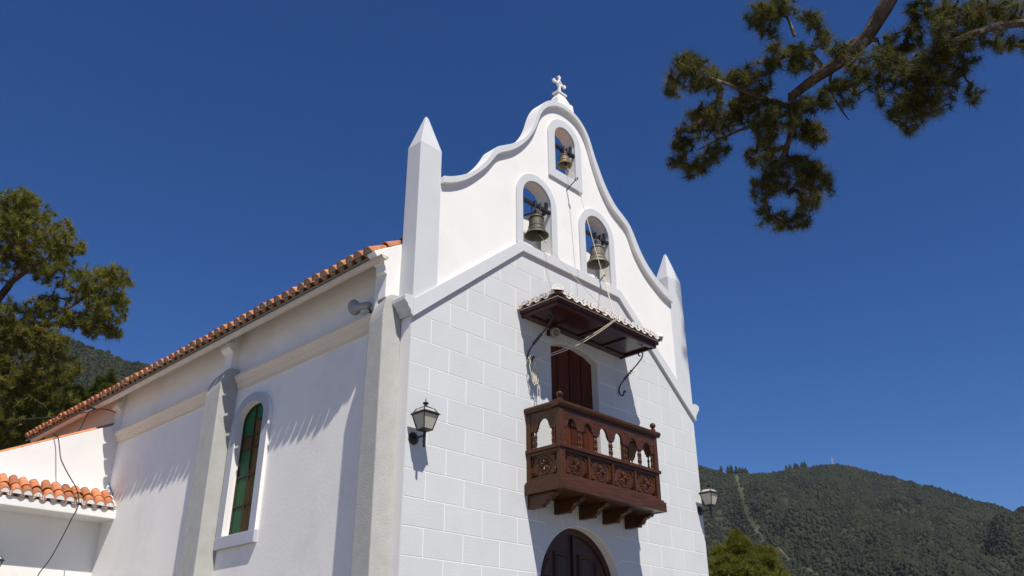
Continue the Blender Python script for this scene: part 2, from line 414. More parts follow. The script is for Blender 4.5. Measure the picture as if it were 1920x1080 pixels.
# mown break that climbs the slope
L = []; Rr = []
for a_, e_ in sp[::1]:
    rs = np.linspace(600, 1498, 900); d_ = np.degrees(np.arctan2(mount.h(np.full(900, a_), rs)-CAM[2], rs))
    k_ = int(np.argmin(np.abs(d_-e_))); L.append(a_); Rr.append(rs[k_])
tt = np.linspace(0, len(L)-1, 80); ta = np.interp(tt, range(len(L)), L); trr = np.interp(tt, range(len(L)), Rr)
tw_ = 0.17+0.10*vnoise(tt*2.1, tt*0, 61)+0.05*vnoise(tt*7, tt*0, 62)
P0 = mount.pos(ta-tw_, trr)+np.array([0, 0, 0.6]); P1 = mount.pos(ta, trr)+np.array([0, 0, 0.7]); P2 = mount.pos(ta+tw_, trr)+np.array([0, 0, 0.6])
V_ = np.stack([P0, P1, P2], 1).reshape(-1, 3); F_ = np.array([(3*i+j, 3*i+j+1, 3*i+j+4, 3*i+j+3) for i in range(79) for j in (0, 1)])
link('track', npmesh('track', V_, F_, TRACKM), kind='structure')
forest('mountain_forest', mount, 42, 90, 600, 1512, 78000, 2.9, sp, 'dense dark green forest covering the mountain behind the chapel')
forest('hill_forest', hill, -4, 35, 420, 905, 21000, 2.7, None, 'dark green forest covering the hill behind the tiled roof')

ORD = ['first', 'second', 'third', 'fourth', 'fifth', 'sixth', 'seventh']
# pines one can tell apart on the skyline
def ridge_pine(u, v, hpx, label, group):
    az, el = azel(u, v); r = 1495
    p = mount.pos(np.array([az]), np.array([r]))[0]
    top = CAM[2]+math.tan(math.radians(azel(u, v-hpx/2)[1]))*r
    h = max(top-p[2], 5.0)
    t = thing('pine_tree', label, 'tree', p, group)
    rr = h*0.3
    MB().tube([(0, 0, -1), (0, 0, h*0.5)], [0.3, 0.2], 5).build('trunk', TWIG, t)
    b = MB()
    for k in range(7):
        zz = h*(0.3+0.6*k/6); q = rr*(1.05-0.75*k/6)
        for j in range(3):
            a = rnd.uniform(0, 6.28); d = q*0.45
            b.sphere((d*math.cos(a), d*math.sin(a), zz+rnd.uniform(-.4, .4)), q*rnd.uniform(0.5, 0.75), 6, 4)
    me = b.mesh('crown', FOREST); ca = me.color_attributes.new('tint', 'FLOAT_COLOR', 'POINT')
    s_ = rnd.uniform(0.8, 1.1); ca.data.foreach_set('color', [0.03*s_, 0.037*s_, 0.016*s_, 1]*len(me.vertices))
    link('crown', me, t)
for i, (x, y, h) in enumerate([(215, 295, 26), (255, 296, 26), (272, 294, 30), (300, 296, 26), (320, 300, 20), (338, 302, 24), (354, 302, 22)]):
    ridge_pine(1280+x/3, 780+y/3, h/3+3, ORD[i]+' small dark pine from the chapel wall in the skyline row', 'pines on the skyline nearest the chapel')
for i, (x, y, h) in enumerate([(583, 290, 24), (605, 286, 26), (633, 282, 30), (645, 282, 26), (672, 274, 24), (685, 272, 28)]):
    ridge_pine(1280+x/3, 780+y/3, h/3+3, ORD[i]+' small dark pine from the left in the skyline clump by the summit', 'pines on the skyline by the summit')

def antenna(u, v, hpx, label, red):
    az, el = azel(u, v); r = 1497
    p = mount.pos(np.array([az]), np.array([r]))[0]
    h = hpx*1500/FPX+2
    t = thing('antenna_mast', label, 'antenna', p)
    m = MB()
    wb, wt = 1.0, 0.35
    for sx, sy in ((-1, -1), (1, -1), (1, 1), (-1, 1)): m.tube([(sx*wb, sy*wb, -3), (sx*wt, sy*wt, h)], 0.18, 4)
    for k in range(6):
        a = wb+(wt-wb)*k/6; b2 = wb+(wt-wb)*(k+1)/6; z0, z1 = h*k/6, h*(k+1)/6
        m.tube([(-a, -a, z0), (b2, -b2, z1)], 0.1, 3); m.tube([(-a, a, z0), (-b2, -b2, z1)], 0.1, 3); m.tube([(a, -a, z0), (b2, b2, z1)], 0.1, 3)
    m.build('lattice_tower', MASTR if red else MAST, t)
    MB().tube([(0, 0, h), (0, 0, h+4)], 0.12, 4).build('rod', MAST, t)
    d = MB()
    for k, zz in enumerate((0.55, 0.75)): d.lathe([(0.1, 0), (0.9, 0.25), (1.1, 0.7)], (0.5, -1.2, h*zz), (0.3, -1, 0), 10)
    d.build('dish', MAST, t)
    MB().box(2.2, 5.2, -1.2, 1.2, -1, 2.2).build('equipment_hut', WHITE if red else MAST, t)
antenna(1560, 863, 13, 'slim grey antenna mast on the mountain summit', False)
antenna(1590, 867, 5, 'short red and white antenna just right of the summit mast', True)

# thin air between here and the hills
hm = bpy.data.materials.new('thin_haze'); hm.use_nodes = True
hn = hm.node_tree; hn.nodes.remove(hn.nodes['Principled BSDF'])
pv = hn.nodes.new('ShaderNodeVolumePrincipled'); pv.inputs['Color'].default_value = (0.82, 0.90, 1.0, 1); pv.inputs['Density'].default_value = 0.00004
hn.links.new(pv.outputs[0], hn.nodes['Material Output'].inputs['Volume'])
MB().box(-3000, 3000, -3000, 3000, -1, 480).build('haze', hm, kind='stuff', label='thin pale haze in the air before the hills', cat='haze')

# ================================================================== CHURCH
church = thing('church', 'white chapel with grey block front, curved bell gable and orange tiled roof', 'church')
fw = None
outer = [(0.40, 9.194), (0.581, 9.255), (0.795, 9.372), (0.99, 9.505), (1.125, 9.637), (1.275, 9.80), (1.395, 9.955), (1.50, 10.12), (1.58, 10.28), (1.63, 10.36), (1.71, 10.42),
         (1.88, 10.53), (2.06, 10.648), (2.236, 10.80), (2.43, 11.00), (2.58, 11.24), (2.66, 11.44), (2.72, 11.64), (2.80, 11.84), (2.91, 12.02), (3.06, 12.175), (3.25, 12.29), (3.45, 12.345), (3.62, 12.355),
         (3.83, 12.335), (4.02, 12.26), (4.205, 12.115), (4.335, 11.94), (4.41, 11.74), (4.485, 11.55), (4.585, 11.36), (4.715, 11.10), (4.87, 10.875), (5.09, 10.64), (5.35, 10.505), (5.53, 10.395),
         (5.656, 10.212), (5.775, 10.0), (5.94, 9.77), (6.112, 9.608), (6.335, 9.447), (6.616, 9.325), (6.8, 9.258), (6.97, 9.20)]
inner = [(0.39, 9.065), (0.586, 9.132), (0.785, 9.243), (0.99, 9.391), (1.197, 9.598), (1.41, 9.83), (1.56, 10.045), (1.65, 10.195), (1.71, 10.272), (1.864, 10.377), (2.047, 10.50), (2.14, 10.575), (2.331, 10.767),
         (2.527, 11.016), (2.68, 11.278), (2.787, 11.541), (2.845, 11.717), (2.95, 11.90), (3.111, 12.067), (3.30, 12.187), (3.49, 12.243), (3.71, 12.25), (3.928, 12.194), (4.115, 12.073), (4.245, 11.875),
         (4.32, 11.69), (4.392, 11.466), (4.49, 11.25), (4.60, 11.0), (4.745, 10.78), (4.948, 10.545), (5.21, 10.405), (5.452, 10.276), (5.547, 10.071), (5.661, 9.83), (5.869, 9.583), (6.087, 9.407), (6.313, 9.279), (6.59, 9.134), (6.98, 9.03)]
def resample(pl, n, soft=1):
    """even steps along a polyline, lightly smoothed"""
    P = np.array(pl); d = np.r_[0, np.cumsum(np.hypot(*np.diff(P, axis=0).T))]; t = np.linspace(0, d[-1], n)
    Q = np.c_[np.interp(t, d, P[:, 0]), np.interp(t, d, P[:, 1])]
    for _ in range(soft): Q[1:-1] = 0.25*Q[:-2]+0.5*Q[1:-1]+0.25*Q[2:]
    return [tuple(q) for q in Q]
oc, ic = resample(outer, 120), resample(inner, 120)
mid = [((a[0]+b[0])/2, (a[1]+b[1])/2) for a, b in zip(oc, ic)]
core_out = [(0.004, 0), (WD-0.004, 0), (WD-0.004, 6.80), (7.15, 6.85), (7.15, 9.1)]+[p for p in mid[::-1] if 0.42 < p[0] < 6.95]+[(0.22, 9.1), (0.22, 6.85), (0.004, 6.80)]
ZL, ZR, ZT = 9.76, 9.76, 11.49
holeL = [(2.365, 8.80), (3.128, 8.80)]+arc(2.7465, ZL, 0.3815, 0, 180, 24)
holeR = [(4.105, 8.80), (4.845, 8.80)]+arc(4.475, ZR, 0.37, 0, 180, 24)
holeT = [(3.29, 10.70), (3.90, 10.70)]+arc(3.595, ZT, 0.305, 0, 180, 24)
DC, DZ, DR = 3.68, 3.05, 1.0
holeD = [(DC-DR, 0.02), (DC+DR, 0.02)]+arc(DC, DZ, DR, 0, 180, 48)
BX0, BX1, BR_, BZC = 3.06, 4.32, 1.537, 5.628
a0 = math.degrees(math.asin(0.63/1.537))
balarc = arc(3.69, BZC, BR_, 90-a0, 90+a0, 20)
holeB = [(BX0, 4.47), (BX1, 4.47)]+balarc
facade = extrude_holes('facade_wall', core_out, [holeL, holeR, holeT, holeD, holeB], 0.0, 0.24, WHITE, church, bevel=0.008)

# painted ashlar blocks, proud of the white joints
zrow = lambda i: 4.015+(0.3805 if i <= 8 else 0.378)*(8-i)
xs = [0, .387, .753, 1.111, 1.476, 1.832, 2.202]+[2.202+.36815*k for k in range(1, 10)]+[5.8835, 6.241, 6.595, 6.959, WD]
def put_block(poly):
    poly = clip(poly, -0.838, 1, 6.66); poly = clip(poly, 0.838, 1, 6.66+0.838*WD); poly = clip(poly, 0, 1, 8.62)
    if len(poly) < 3 or abs(area(poly)) < 0.02: return
    p = inset(poly, 0.0064)
    if abs(area(p)) < 0.002: return
    q = inset(p, 0.002)
    d = 0.0032+rnd.uniform(-0.0006, 0.0006)
    m = MB(); n = len(p)
    if len(q) == n:
        v = [(a, 0.002, b) for a, b in p]+[(a, -d+0.002, b) for a, b in p]+[(a, -d, b) for a, b in q]
        f = [(i, (i+1) % n, n+(i+1) % n, n+i) for i in range(n)]+[(n+i, n+(i+1) % n, 2*n+(i+1) % n, 2*n+i) for i in range(n)]+[tuple(2*n+i for i in range(n))]
        m.add(v, f)
    else: m.prism(p, -d, 0.002)
    m.build('stone_block', BLOCK, facade)
def row_blocks(i, spans, minw=0.2):
    z1, z0 = zrow(i), max(zrow(i+1), 0.0)
    j = [xs[k] for k in range(1, 20) if (k+i) % 2 == 0]
    for s, e in spans:
        cut = [s]+[x for x in j if s+minw < x < e-minw]+[e]
        for a, b in zip(cut[:-1], cut[1:]): put_block([(a, z0), (b, z0), (b, z1), (a, z1)])
for i in range(-5, 19):
    if i == -1:
        z0, z1 = zrow(0), zrow(-1)
        row_blocks(i, [(0, xs[7]), (xs[13], WD)])
        up = lambda x0, x1: [p for p in balarc if x0 < p[0] < x1]
        put_block([(xs[7], z0), (3.045, z0), (2.86, z1), (xs[7], z1)])
        put_block([(2.86, z1), (3.045, z0)]+sorted([(3.06, 7.032)]+up(3.07, 3.47))+[(3.48, 7.151), (3.44, z1)])
        put_block([(3.44, z1), (3.48, 7.151)]+sorted(up(3.49, 3.90))+[(3.91, 7.149), (3.93, z1)])
        put_block([(3.93, z1), (3.91, 7.149)]+sorted(up(3.92, 4.31))+[(4.32, 7.032), (4.34, z0), (4.52, z1)])
        put_block([(4.34, z0), (xs[13], z0), (xs[13], z1), (4.52, z1)])
    elif 0 <= i <= 6: row_blocks(i, [(0, BX0), (BX1, WD)])
    elif i == 7:
        z0, z1 = zrow(8), zrow(7)
        row_blocks(i, [(0, 2.62), (4.75, WD)])
        def ar(x0, x1): return sorted([p for p in arc(DC, DZ, DR, 10, 170, 64) if x0 < p[0] < x1])
        oz = lambda x: DZ+math.sqrt(DR*DR-(x-DC)**2)
        put_block([(2.62, z0), (2.81, z0), (2.99, oz(2.99))]+ar(3.0, 3.25)+[(3.265, oz(3.265)), (3.09, z1), (2.62, z1)])
        put_block([(3.09, z1), (3.265, oz(3.265))]+ar(3.28, 3.59)+[(3.60, oz(3.6)), (3.56, z1)])
        put_block([(3.56, z1), (3.60, oz(3.6))]+ar(3.61, 3.80)+[(3.81, oz(3.81)), (3.82, z1)])
        put_block([(3.82, z1), (3.81, oz(3.81))]+ar(3.82, 4.10)+[(4.11, oz(4.11)), (4.29, z1)])
        put_block([(4.29, z1), (4.11, oz(4.11))]+ar(4.12, 4.38)+[(4.385, oz(4.385)), (4.56, z0), (4.75, z0), (4.75, z1)])
    elif i == 8:
        z0, z1 = zrow(9), zrow(8); row_blocks(i, [(0, xs[6]), (xs[14], WD)])
        az_ = lambda z: DC-math.sqrt(DR*DR-(z-DZ)**2)
        lp = [(az_(z), z) for z in np.linspace(3.54, 3.79, 8)]
        pl = [(xs[6], z0), (2.65, z0)]+lp+[(2.81, z1), (xs[6], z1)]
        put_block(pl); put_block([(2*DC-x, z) for x, z in pl[:1]+pl[1:-1]]+[(2*DC-xs[6], z1)])
    elif i == 9:
        z0, z1 = zrow(10), zrow(9); row_blocks(i, [(0, xs[5]), (2*DC-xs[5], WD)])
        lp = [(az_(z), z) for z in np.linspace(z0, 3.54, 8)]
        pl = [(xs[5], z0)]+lp+[(2.65, z1), (xs[5], z1)]
        put_block(pl); put_block([(2*DC-x, z) for x, z in pl])
    elif i >= 10: row_blocks(i, [(0, DC-DR), (DC+DR, WD)])
    else: row_blocks(i, [(0, WD)])

# sloping grey band between blocks and bell gable
bt = [(-0.02, 6.885), (0.02, 6.90), (2.275, 8.735), (5.095, 8.735), (WD-0.02, 6.90), (WD+0.02, 6.885)]
bb = [(-0.02, 6.592), (0.0, 6.60), (2.345, 8.562), (5.035, 8.562), (WD, 6.60), (WD+0.02, 6.592)]
MB().strip(bt, bb, -0.06, 0.01).build('sloping_band', GREY, church, bevel=0.006)
# moulded cornice ends that turn the corner
prof = [(0, 6.62), (0.02, 6.62), (0.03, 6.67), (0.055, 6.705), (0.09, 6.735), (0.10, 6.77), (0.14, 6.80), (0.155, 6.82), (0.155, 6.885), (0.13, 6.91), (0, 6.92)]
MB().prism([(-0.02-a, z) for a, z in prof], -0.05, 0.24).build('cornice_end', GREY, church, bevel=0.004)
MB().prism([(WD+0.02+a, z+0.04) for a, z in prof], -0.05, 0.24).build('cornice_end', GREY, church, bevel=0.004)
# coping of the curved gable
oc2 = [(0.458, np.interp(0.458, [p[0] for p in oc[:9]], [p[1] for p in oc[:9]]))]+[p for p in oc if 0.48 < p[0] < 6.88]+[(6.897, np.interp(6.897, [p[0] for p in oc[-9:]], [p[1] for p in oc[-9:]]))]
ic2 = [(0.458, np.interp(0.458, [p[0] for p in ic[:9]], [p[1] for p in ic[:9]]))]+[p for p in ic if 0.48 < p[0] < 6.88]+[(6.897, np.interp(6.897, [p[0] for p in ic[-9:]], [p[1] for p in ic[-9:]]))]
oc2, ic2 = resample(oc2, 120, 0), resample(ic2, 120, 0)
cp = MB().strip(oc2, ic2, -0.085, 0.20, 0, 1)
cp.build('gable_coping', [GREY, WHITE], church, bevel=0.006)
# bell opening surrounds
def ring(outer_half, inner_half, cx, zc, zb_o, zb_i, closed):
    out = [(cx-outer_half, zb_o), (cx+outer_half, zb_o)]+arc(cx, zc, outer_half, 0, 180, 32)
    if closed:
        hole = [(cx-inner_half, zb_i), (cx+inner_half, zb_i)]+arc(cx, zc, inner_half, 0, 180, 32)
        return extrude_holes('bell_surround', out, [hole], -0.045, 0.005, GREY, church, bevel=0.008)
    A = [(cx+outer_half, zb_o)]+arc(cx, zc, outer_half, 0, 180, 32)+[(cx-outer_half, zb_o)]
    B = [(cx+inner_half, zb_o)]+arc(cx, zc, inner_half, 0, 180, 32)+[(cx-inner_half, zb_o)]
    return MB().strip(A, B, -0.045, 0.005).build('bell_surround', GREY, church, bevel=0.006)
ring(0.532, 0.3815, 2.7465, ZL, 8.70, 0, False)
ring(0.527, 0.370, 4.475, ZR, 8.70, 0, False)
ring(0.485, 0.305, 3.595, ZT, 10.50, 10.70, True)
# corner obelisks
for x0, x1 in ((0.0, 0.46), (6.895, 7.38)):
    zs_ = 9.70; y0, y1 = -0.014, 0.33; cx, cy = (x0+x1)/2, 0.158
    m = MB()
    za, zb = (6.75, 7.03) if x0 < 1 else (7.03, 6.75)
    v = [(x0, y0, za), (x1, y0, zb), (x1, y1, zb), (x0, y1, za), (x0+0.005, y0, zs_), (x1-0.005, y0, zs_), (x1-0.005, y1-0.01, zs_), (x0+0.005, y1-0.01, zs_),
         (cx-0.025, cy-0.025, 10.37), (cx+0.03, cy-0.025, 10.35), (cx+0.03, cy+0.02, 10.35), (cx-0.025, cy+0.02, 10.37)]
    m.add(v, [(0, 1, 2, 3), (0, 1, 5, 4), (1, 2, 6, 5), (2, 3, 7, 6), (3, 0, 4, 7), (4, 5, 9, 8), (5, 6, 10, 9), (6, 7, 11, 10), (7, 4, 8, 11), (8, 9, 10, 11)])
    m.build('corner_obelisk', GREY, church, bevel=0.012)
# cross on the summit
ped = MB()
cxx, cyy = 3.70, 0.14
for (wa, z0), (wb, z1) in ((((0.27), 12.20), (0.235, 12.56)), ((0.20, 12.56), (0.085, 12.78)), ((0.14, 12.78), (0.14, 12.815))):
    v = [(cxx+sx*wv, cyy+sy*wv*0.62, z) for z, wv in ((z0, wa), (z1, wb)) for sx, sy in ((-1, -1), (1, -1), (1, 1), (-1, 1))]
    ped.add(v, [(0, 1, 2, 3), (4, 5, 6, 7), (0, 1, 5, 4), (1, 2, 6, 5), (2, 3, 7, 6), (3, 0, 4, 7)])
pd = ped.build('cross_pedestal', WHITE, church, bevel=0.006)
c = MB(); cx, cz, y0, y1 = 3.70, 13.09, 0.12, 0.172
c.box(cx-0.023, cx+0.023, y0, y1, 12.80, cz-0.055)
ringo = arc(cx, cz, 0.068, 0, 360, 20); ringi = arc(cx, cz, 0.034, 0, 360, 20); c.strip(ringo, ringi, y0, y1)
def arm(dx, dz):
    px, pz = -dz, dx
    L0, L1, L2 = 0.055, 0.150, 0.19
    pts = [(L0, -.022), (L1-0.02, -.019), (L1, -.040), (L2-.02, -.046), (L2, -.024), (L2+0.012, 0), (L2, .024), (L2-.02, .046), (L1, .040), (L1-.02, .019), (L0, .022)]
    c.prism([(cx+a*dx+b*px, cz+a*dz+b*pz) for a, b in pts], y0+0.003, y1-0.003)
arm(-1, 0); arm(1, 0); arm(0, 1)
c.build('summit_cross', WHITE, church, bevel=0.004)

# bell beams with wall brackets
def beam(cx, half, z, holdown=True):
    b = MB().box(cx-half-0.06, cx+half+0.06, -0.035, 0.035, z-0.03, z+0.03).build('bell_beam', BEAMI, church, bevel=0.006)
    k = MB()
    k.box(cx+half-0.10, cx+half-0.05, 0.0, 0.04, z+0.03, z+0.20)
    k.box(cx+half-0.16, cx+half-0.12, -0.02, 0.25, z-0.09, z-0.045); k.box(cx+half-0.16, cx+half+0.02, 0.2, 0.25, z-0.09, z-0.045)
    k.build('beam_bracket', BEAMI, b)
    return b
beam(2.7465, 0.3815, 9.665); beam(4.475, 0.37, 9.70); beam(3.595, 0.305, 11.30)

def bell(x, y, zrim, zbeam, R, H, label, material, tilt):
    t = thing('bell', label, 'bell', (x, y, zbeam), 'bells in the gable')
    z0 = zrim-zbeam; zt = z0+H
    pr = [(R, 0), (R*0.985, 0.035*H), (R*0.90, 0.09*H), (R*0.77, 0.17*H), (R*0.68, 0.28*H), (R*0.625, 0.42*H), (R*0.60, 0.60*H), (R*0.585, 0.78*H), (R*0.565, 0.88*H), (R*0.47, 0.96*H), (R*0.30, 1.0*H)]
    inn = [(R*0.22, 0.95*H), (R*0.42, 0.91*H), (R*0.50, 0.80*H), (R*0.53, 0.5*H), (R*0.60, 0.28*H), (R*0.78, 0.09*H), (R*0.93, 0.01*H)]
    b = MB(); n = 36
    b.lathe(inn[::-1] and ([(R*0.01, 0.95*H)]+inn+pr+[(R*0.01, 1.0*H)]), (0, 0, z0), (0, 0, 1), n, cap=False)
    for hz, rr in ((0.84, 0.583), (0.40, 0.635), (0.2, 0.75), (0.8, 0.59)):
        b.lathe([(R*rr, hz*H-0.006), (R*rr+0.008, hz*H), (R*rr, hz*H+0.006)], (0, 0, z0), (0, 0, 1), n, cap=False)
    bo = b.build('bell_body', material, t, smooth=True)
    cr = MB()
    for k in range(3):
        a = math.pi*k/3; d = Vector((math.cos(a), math.sin(a), 0))
        p = [d*R*0.22+Vector((0, 0, zt-0.01)), d*R*0.30+Vector((0, 0, zt+0.05)), d*R*0.16+Vector((0, 0, zt+0.12)), -d*R*0.16+Vector((0, 0, zt+0.12)), -d*R*0.30+Vector((0, 0, zt+0.05)), -d*R*0.22+Vector((0, 0, zt-0.01))]
        cr.tube(p, R*0.055, 6)
    cr.build('bell_crown', material, t, smooth=True)
    for dx in (-0.08, 0.08):
        dx *= R/0.25; hs = MB()
        hs.tube([(dx, -0.042, zt+0.06), (dx, -0.045, 0.04), (dx, 0.045, 0.04), (dx, 0.042, zt+0.06), (dx, 0.0, zt+0.04), (dx, -0.042, zt+0.06)], 0.008, 5)
        hs.box(dx-0.02, dx+0.02, -0.055, 0.055, 0.032, 0.042); hs.tube([(dx, -0.042, 0.04), (dx, -0.042, 0.075)], 0.011, 5); hs.tube([(dx, 0.042, 0.04), (dx, 0.042, 0.075)], 0.011, 5)
        hs.build('hanger_strap', BEAMI, t)
    cl = MB(); e = Vector((tilt[0], tilt[1], z0+tilt[2]))
    cl.tube([(0, 0, zt-0.06), e*0.5+Vector((0, 0, (zt-0.06)*0.5)), e], 0.014, 6); cl.sphere(e, 0.042*R/0.25, 10, 8)
    cl.build('clapper', FRAME, t, smooth=True)
    return t
bell(2.7465, -0.005, 9.04, 9.665, 0.222, 0.42, 'dark bronze bell in the lower left arch of the gable', BRONZE, (0.02, -0.05, 0.04))
bell(4.475, -0.02, 9.09, 9.70, 0.226, 0.41, 'grey bronze bell with pale streaks in the lower right arch', BRONZEG, (0.0, -0.02, 0.06))
bell(3.60, 0.0, 10.95, 11.30, 0.152, 0.24, 'small pale bronze bell in the top arch of the gable', BRONZEL, (0.0, -0.04, -0.01))

# rope guide rods fixed in the wall
def guide(p0, p1, rr):
    m = MB(); p0 = Vector(p0); p1 = Vector(p1); d = (p1-p0).normalized()
    m.tube([p0, p1], 0.011, 6)
    u = d.cross(Vector((0, 0, 1))).normalized(); w_ = d
    c0 = p1+w_*rr
    m.tube([c0-w_*rr*math.cos(a)+u*rr*math.sin(a)*0.8 for a in [2*math.pi*k/14 for k in range(15)]], 0.010, 6)
    return m.build('rope_guide', IRON, church)
guide((3.634, 0.01, 10.39), (3.61, -0.25, 10.50), 0.032)
guide((4.44, -0.05, 8.70), (4.43, -0.16, 8.76), 0.025)

# ---------------------------------------------------------------- main door
md = MB().box(DC-1.08, DC+1.08, 0.20, 0.26, 0.0, 4.2).build('main_door', WOODD, church)
f = MB()
A = [(DC+1.03, 0.02)]+arc(DC, DZ, 1.03, 0, 180, 40)+[(DC-1.03, 0.02)]; B = [(DC+0.90, 0.02)]+arc(DC, DZ, 0.90, 0, 180, 40)+[(DC-0.90, 0.02)]
f.strip(A, B, 0.165, 0.21).build('door_frame', WOODD, md, bevel=0.006)
MB().box(DC-0.025, DC+0.025, 0.16, 0.205, 0.02, 3.94).build('meeting_stile', WOODD, md, bevel=0.006)
for sx in (-1, 1):
    for (z0, z1) in ((0.25, 1.1), (1.25, 2.3), (2.42, 3.12), (3.24, 3.66)):
        for xa, xb in ((0.12, 0.46), (0.54, 0.83)):
            za, zb = z0, z1
            poly = [(xa, za), (xb, za), (xb, zb), (xa, zb)]
            out = []
            for zz in np.linspace(za, zb, 7):
                lim = 0.84 if zz < DZ else math.sqrt(max(0.84**2-(zz-DZ)**2, 0))
                out.append((min(xb, lim), zz))
            left = [(xa, zb), (xa, za)]
            out = [p for p in out if p[0] > xa+0.05]
            if len(out) < 3: continue
            left = [(xa, out[-1][1]), (xa, za)]
            pl = [(DC+sx*p[0], p[1]) for p in out+left]
            p1 = inset(pl, 0.0); p2 = inset(pl, 0.045); p3 = inset(pl, 0.07)
            m = MB()
            if len(p1) == len(p2) == len(p3):
                n = len(p1)
                v = [(a, 0.201, b) for a, b in p1]+[(a, 0.172, b) for a, b in inset(pl, 0.012)]+[(a, 0.185, b) for a, b in p2]+[(a, 0.172, b) for a, b in p3]
                fs = [(k*n+i, k*n+(i+1) % n, (k+1)*n+(i+1) % n, (k+1)*n+i) for k in range(3) for i in range(n)]+[tuple(3*n+i for i in range(n))]
                m.add(v, fs).build('door_panel', WOODD, md)
# balcony door of upright planks
bd = MB().box(BX0-0.04, BX1+0.04, 0.165, 0.2, 4.43, 7.25).build('balcony_door', WOODD, church)
nb = 8
for k in range(nb):
    xa = BX0-0.01+(BX1-BX0+0.02)*k/nb; xb = BX0-0.01+(BX1-BX0+0.02)*(k+1)/nb
    MB().box(xa+0.004, xb-0.004, 0.135+(0.012 if k % 2 else 0.0), 0.166, 4.45, 7.22).build('plank', WOODB, bd, bevel=0.004)
# backing so that the doors are closed to the nave
# ---------------------------------------------------------------- nave
S_ = 0.6
rz = lambda x: 7.64+S_*(min(x, WD-x)+0.5)
sw = MB()
sw.box(WD-0.40, WD-0.006, 0.30, 15.0, 0, 7.62); sw.box(0.4, WD-0.4, 14.7, 15.0, 0, 7.62)
sw.build('side_wall', SIDEW, church)
wcy = (3.79+4.655)/2
def arcyz(c, zc, hw, rise, n): return [(c+hw*math.cos(math.pi*k/n), zc+rise*math.sin(math.pi*k/n)) for k in range(n+1)]
lw = extrude_holes('side_wall', [(0.30, 0), (15.0, 0), (15.0, 7.87), (0.30, 7.87)], [[(wcy-0.43, 4.03), (wcy+0.43, 4.03)]+arcyz(wcy, 5.98, 0.43, 0.285, 24)], 0, 0.394, SIDEW, church)
lw.data.transform(Matrix(((0, 1, 0, 0.006), (1, 0, 0, 0), (0, 0, 1, 0), (0, 0, 0, 1)))); lw.data.flip_normals()
gp = [(-0.245, 6.95), (-0.245, 7.40), (-0.49, 7.60), (-0.50, 7.63), (WD/2, rz(WD/2)-0.01), (WD+0.5, 7.63), (WD+0.49, 7.60), (WD+0.245, 7.40), (WD+0.245, 6.95)]
MB().prism(gp, 0.335, 0.52).build('nave_gable', WHITE, church, bevel=0.01)
# pilasters above the buttresses with caps under the gutter
for (ya, yb, x, z0) in ((0.522, 0.62, -0.235, 6.75), (5.06, 5.34, -0.13, 6.6), (10.06, 10.30, -0.07, 6.9)):
    p = MB().box(x, 0.02, ya, yb, z0, 7.78).build('pilaster', SIDEW, church, bevel=0.01)
    if ya > 1: MB().prism([(x+0.001, 7.40), (x-0.03, 7.40), (x-0.10, 7.47), (x-0.10, 7.56), (x+0.001, 7.60)], ya-0.03, yb+0.01).build('pilaster_cap', SIDEW, p, bevel=0.006)
MB().prism([(-0.246, 7.32), (-0.32, 7.34), (-0.335, 7.46), (-0.246, 7.46)], 0.32, 0.50).build('gable_corbel', WHITE, church, bevel=0.006)
# buttresses: batter towards the front, rounded shoulder
def buttress(y0, y1, px, ztop):
    pr = [(0.02, 0), (-px, 0), (-px, ztop-0.36), (-px+0.015, ztop-0.24), (-px+0.05, ztop-0.12), (-px+0.10, ztop-0.03), (-px+0.16, ztop), (0.02, ztop+0.02)]
    m = MB(); n = len(pr); v = []
    for p in pr: v.append((p[0], y0-0.018*(6.5-p[1]), p[1]))
    for p in pr: v.append((p[0], y1, p[1]-0.10*(p[1] > 2)))
    m.add(v, [tuple(range(n)), tuple(range(2*n-1, n-1, -1))]+[(i, (i+1) % n, n+(i+1) % n, n+i) for i in range(n)])
    return m.build('buttress', BUTT, church, bevel=0.018)
buttress(0.245, 0.59, 0.325, 7.0); buttress(4.93, 5.46, 0.335, 7.05)
# cream side cornice
pc = [(0.01, 6.625), (-0.012, 6.625), (-0.014, 6.64), (-0.004, 6.642), (-0.004, 6.685), (-0.02, 6.687), (-0.03, 6.70), (-0.034, 6.725), (-0.05, 6.745), (-0.05, 6.765), (-0.062, 6.768), (-0.075, 6.80), (-0.10, 6.845), (-0.115, 6.855), (-0.115, 6.90), (-0.1, 6.912), (0.01, 6.93)]
for ya, yb in ((0.595, 4.90), (5.465, 10.06)):
    m = MB(); n = len(pc); m.add([(x, ya, z) for x, z in pc]+[(x, yb, z) for x, z in pc], [tuple(range(n)), tuple(range(2*n-1, n-1, -1))]+[(i, (i+1) % n, n+(i+1) % n, n+i) for i in range(n)])
    m.build('side_cornice', CREAM, church)
# gutter (half round) and soffit
gut = MB(); gc = (-0.383, 7.55); ro, ri = 0.066, 0.057
po = [(gc[0]+ro*math.cos(a), gc[1]+ro*math.sin(a)) for a in [math.pi+math.pi*k/10 for k in range(11)]]
pi_ = [(gc[0]+ri*math.cos(a), gc[1]+ri*math.sin(a)) for a in [2*math.pi-math.pi*k/10 for k in range(11)]]
pr = po+pi_; n = len(pr)
gut.add([(x, 0.22, z) for x, z in pr]+[(x, 14.6, z) for x, z in pr], [(i, (i+1) % n, n+(i+1) % n, n+i) for i in range(n)]+[(i, i+1, n-2-i, n-1-i) for i in range(10)]+[(n+i, n+n-1-i, n+n-2-i, n+i+1) for i in range(10)])
gut.prism(po, 0.22, 0.225)
gut.build('gutter', GUTTER, church, smooth=True)

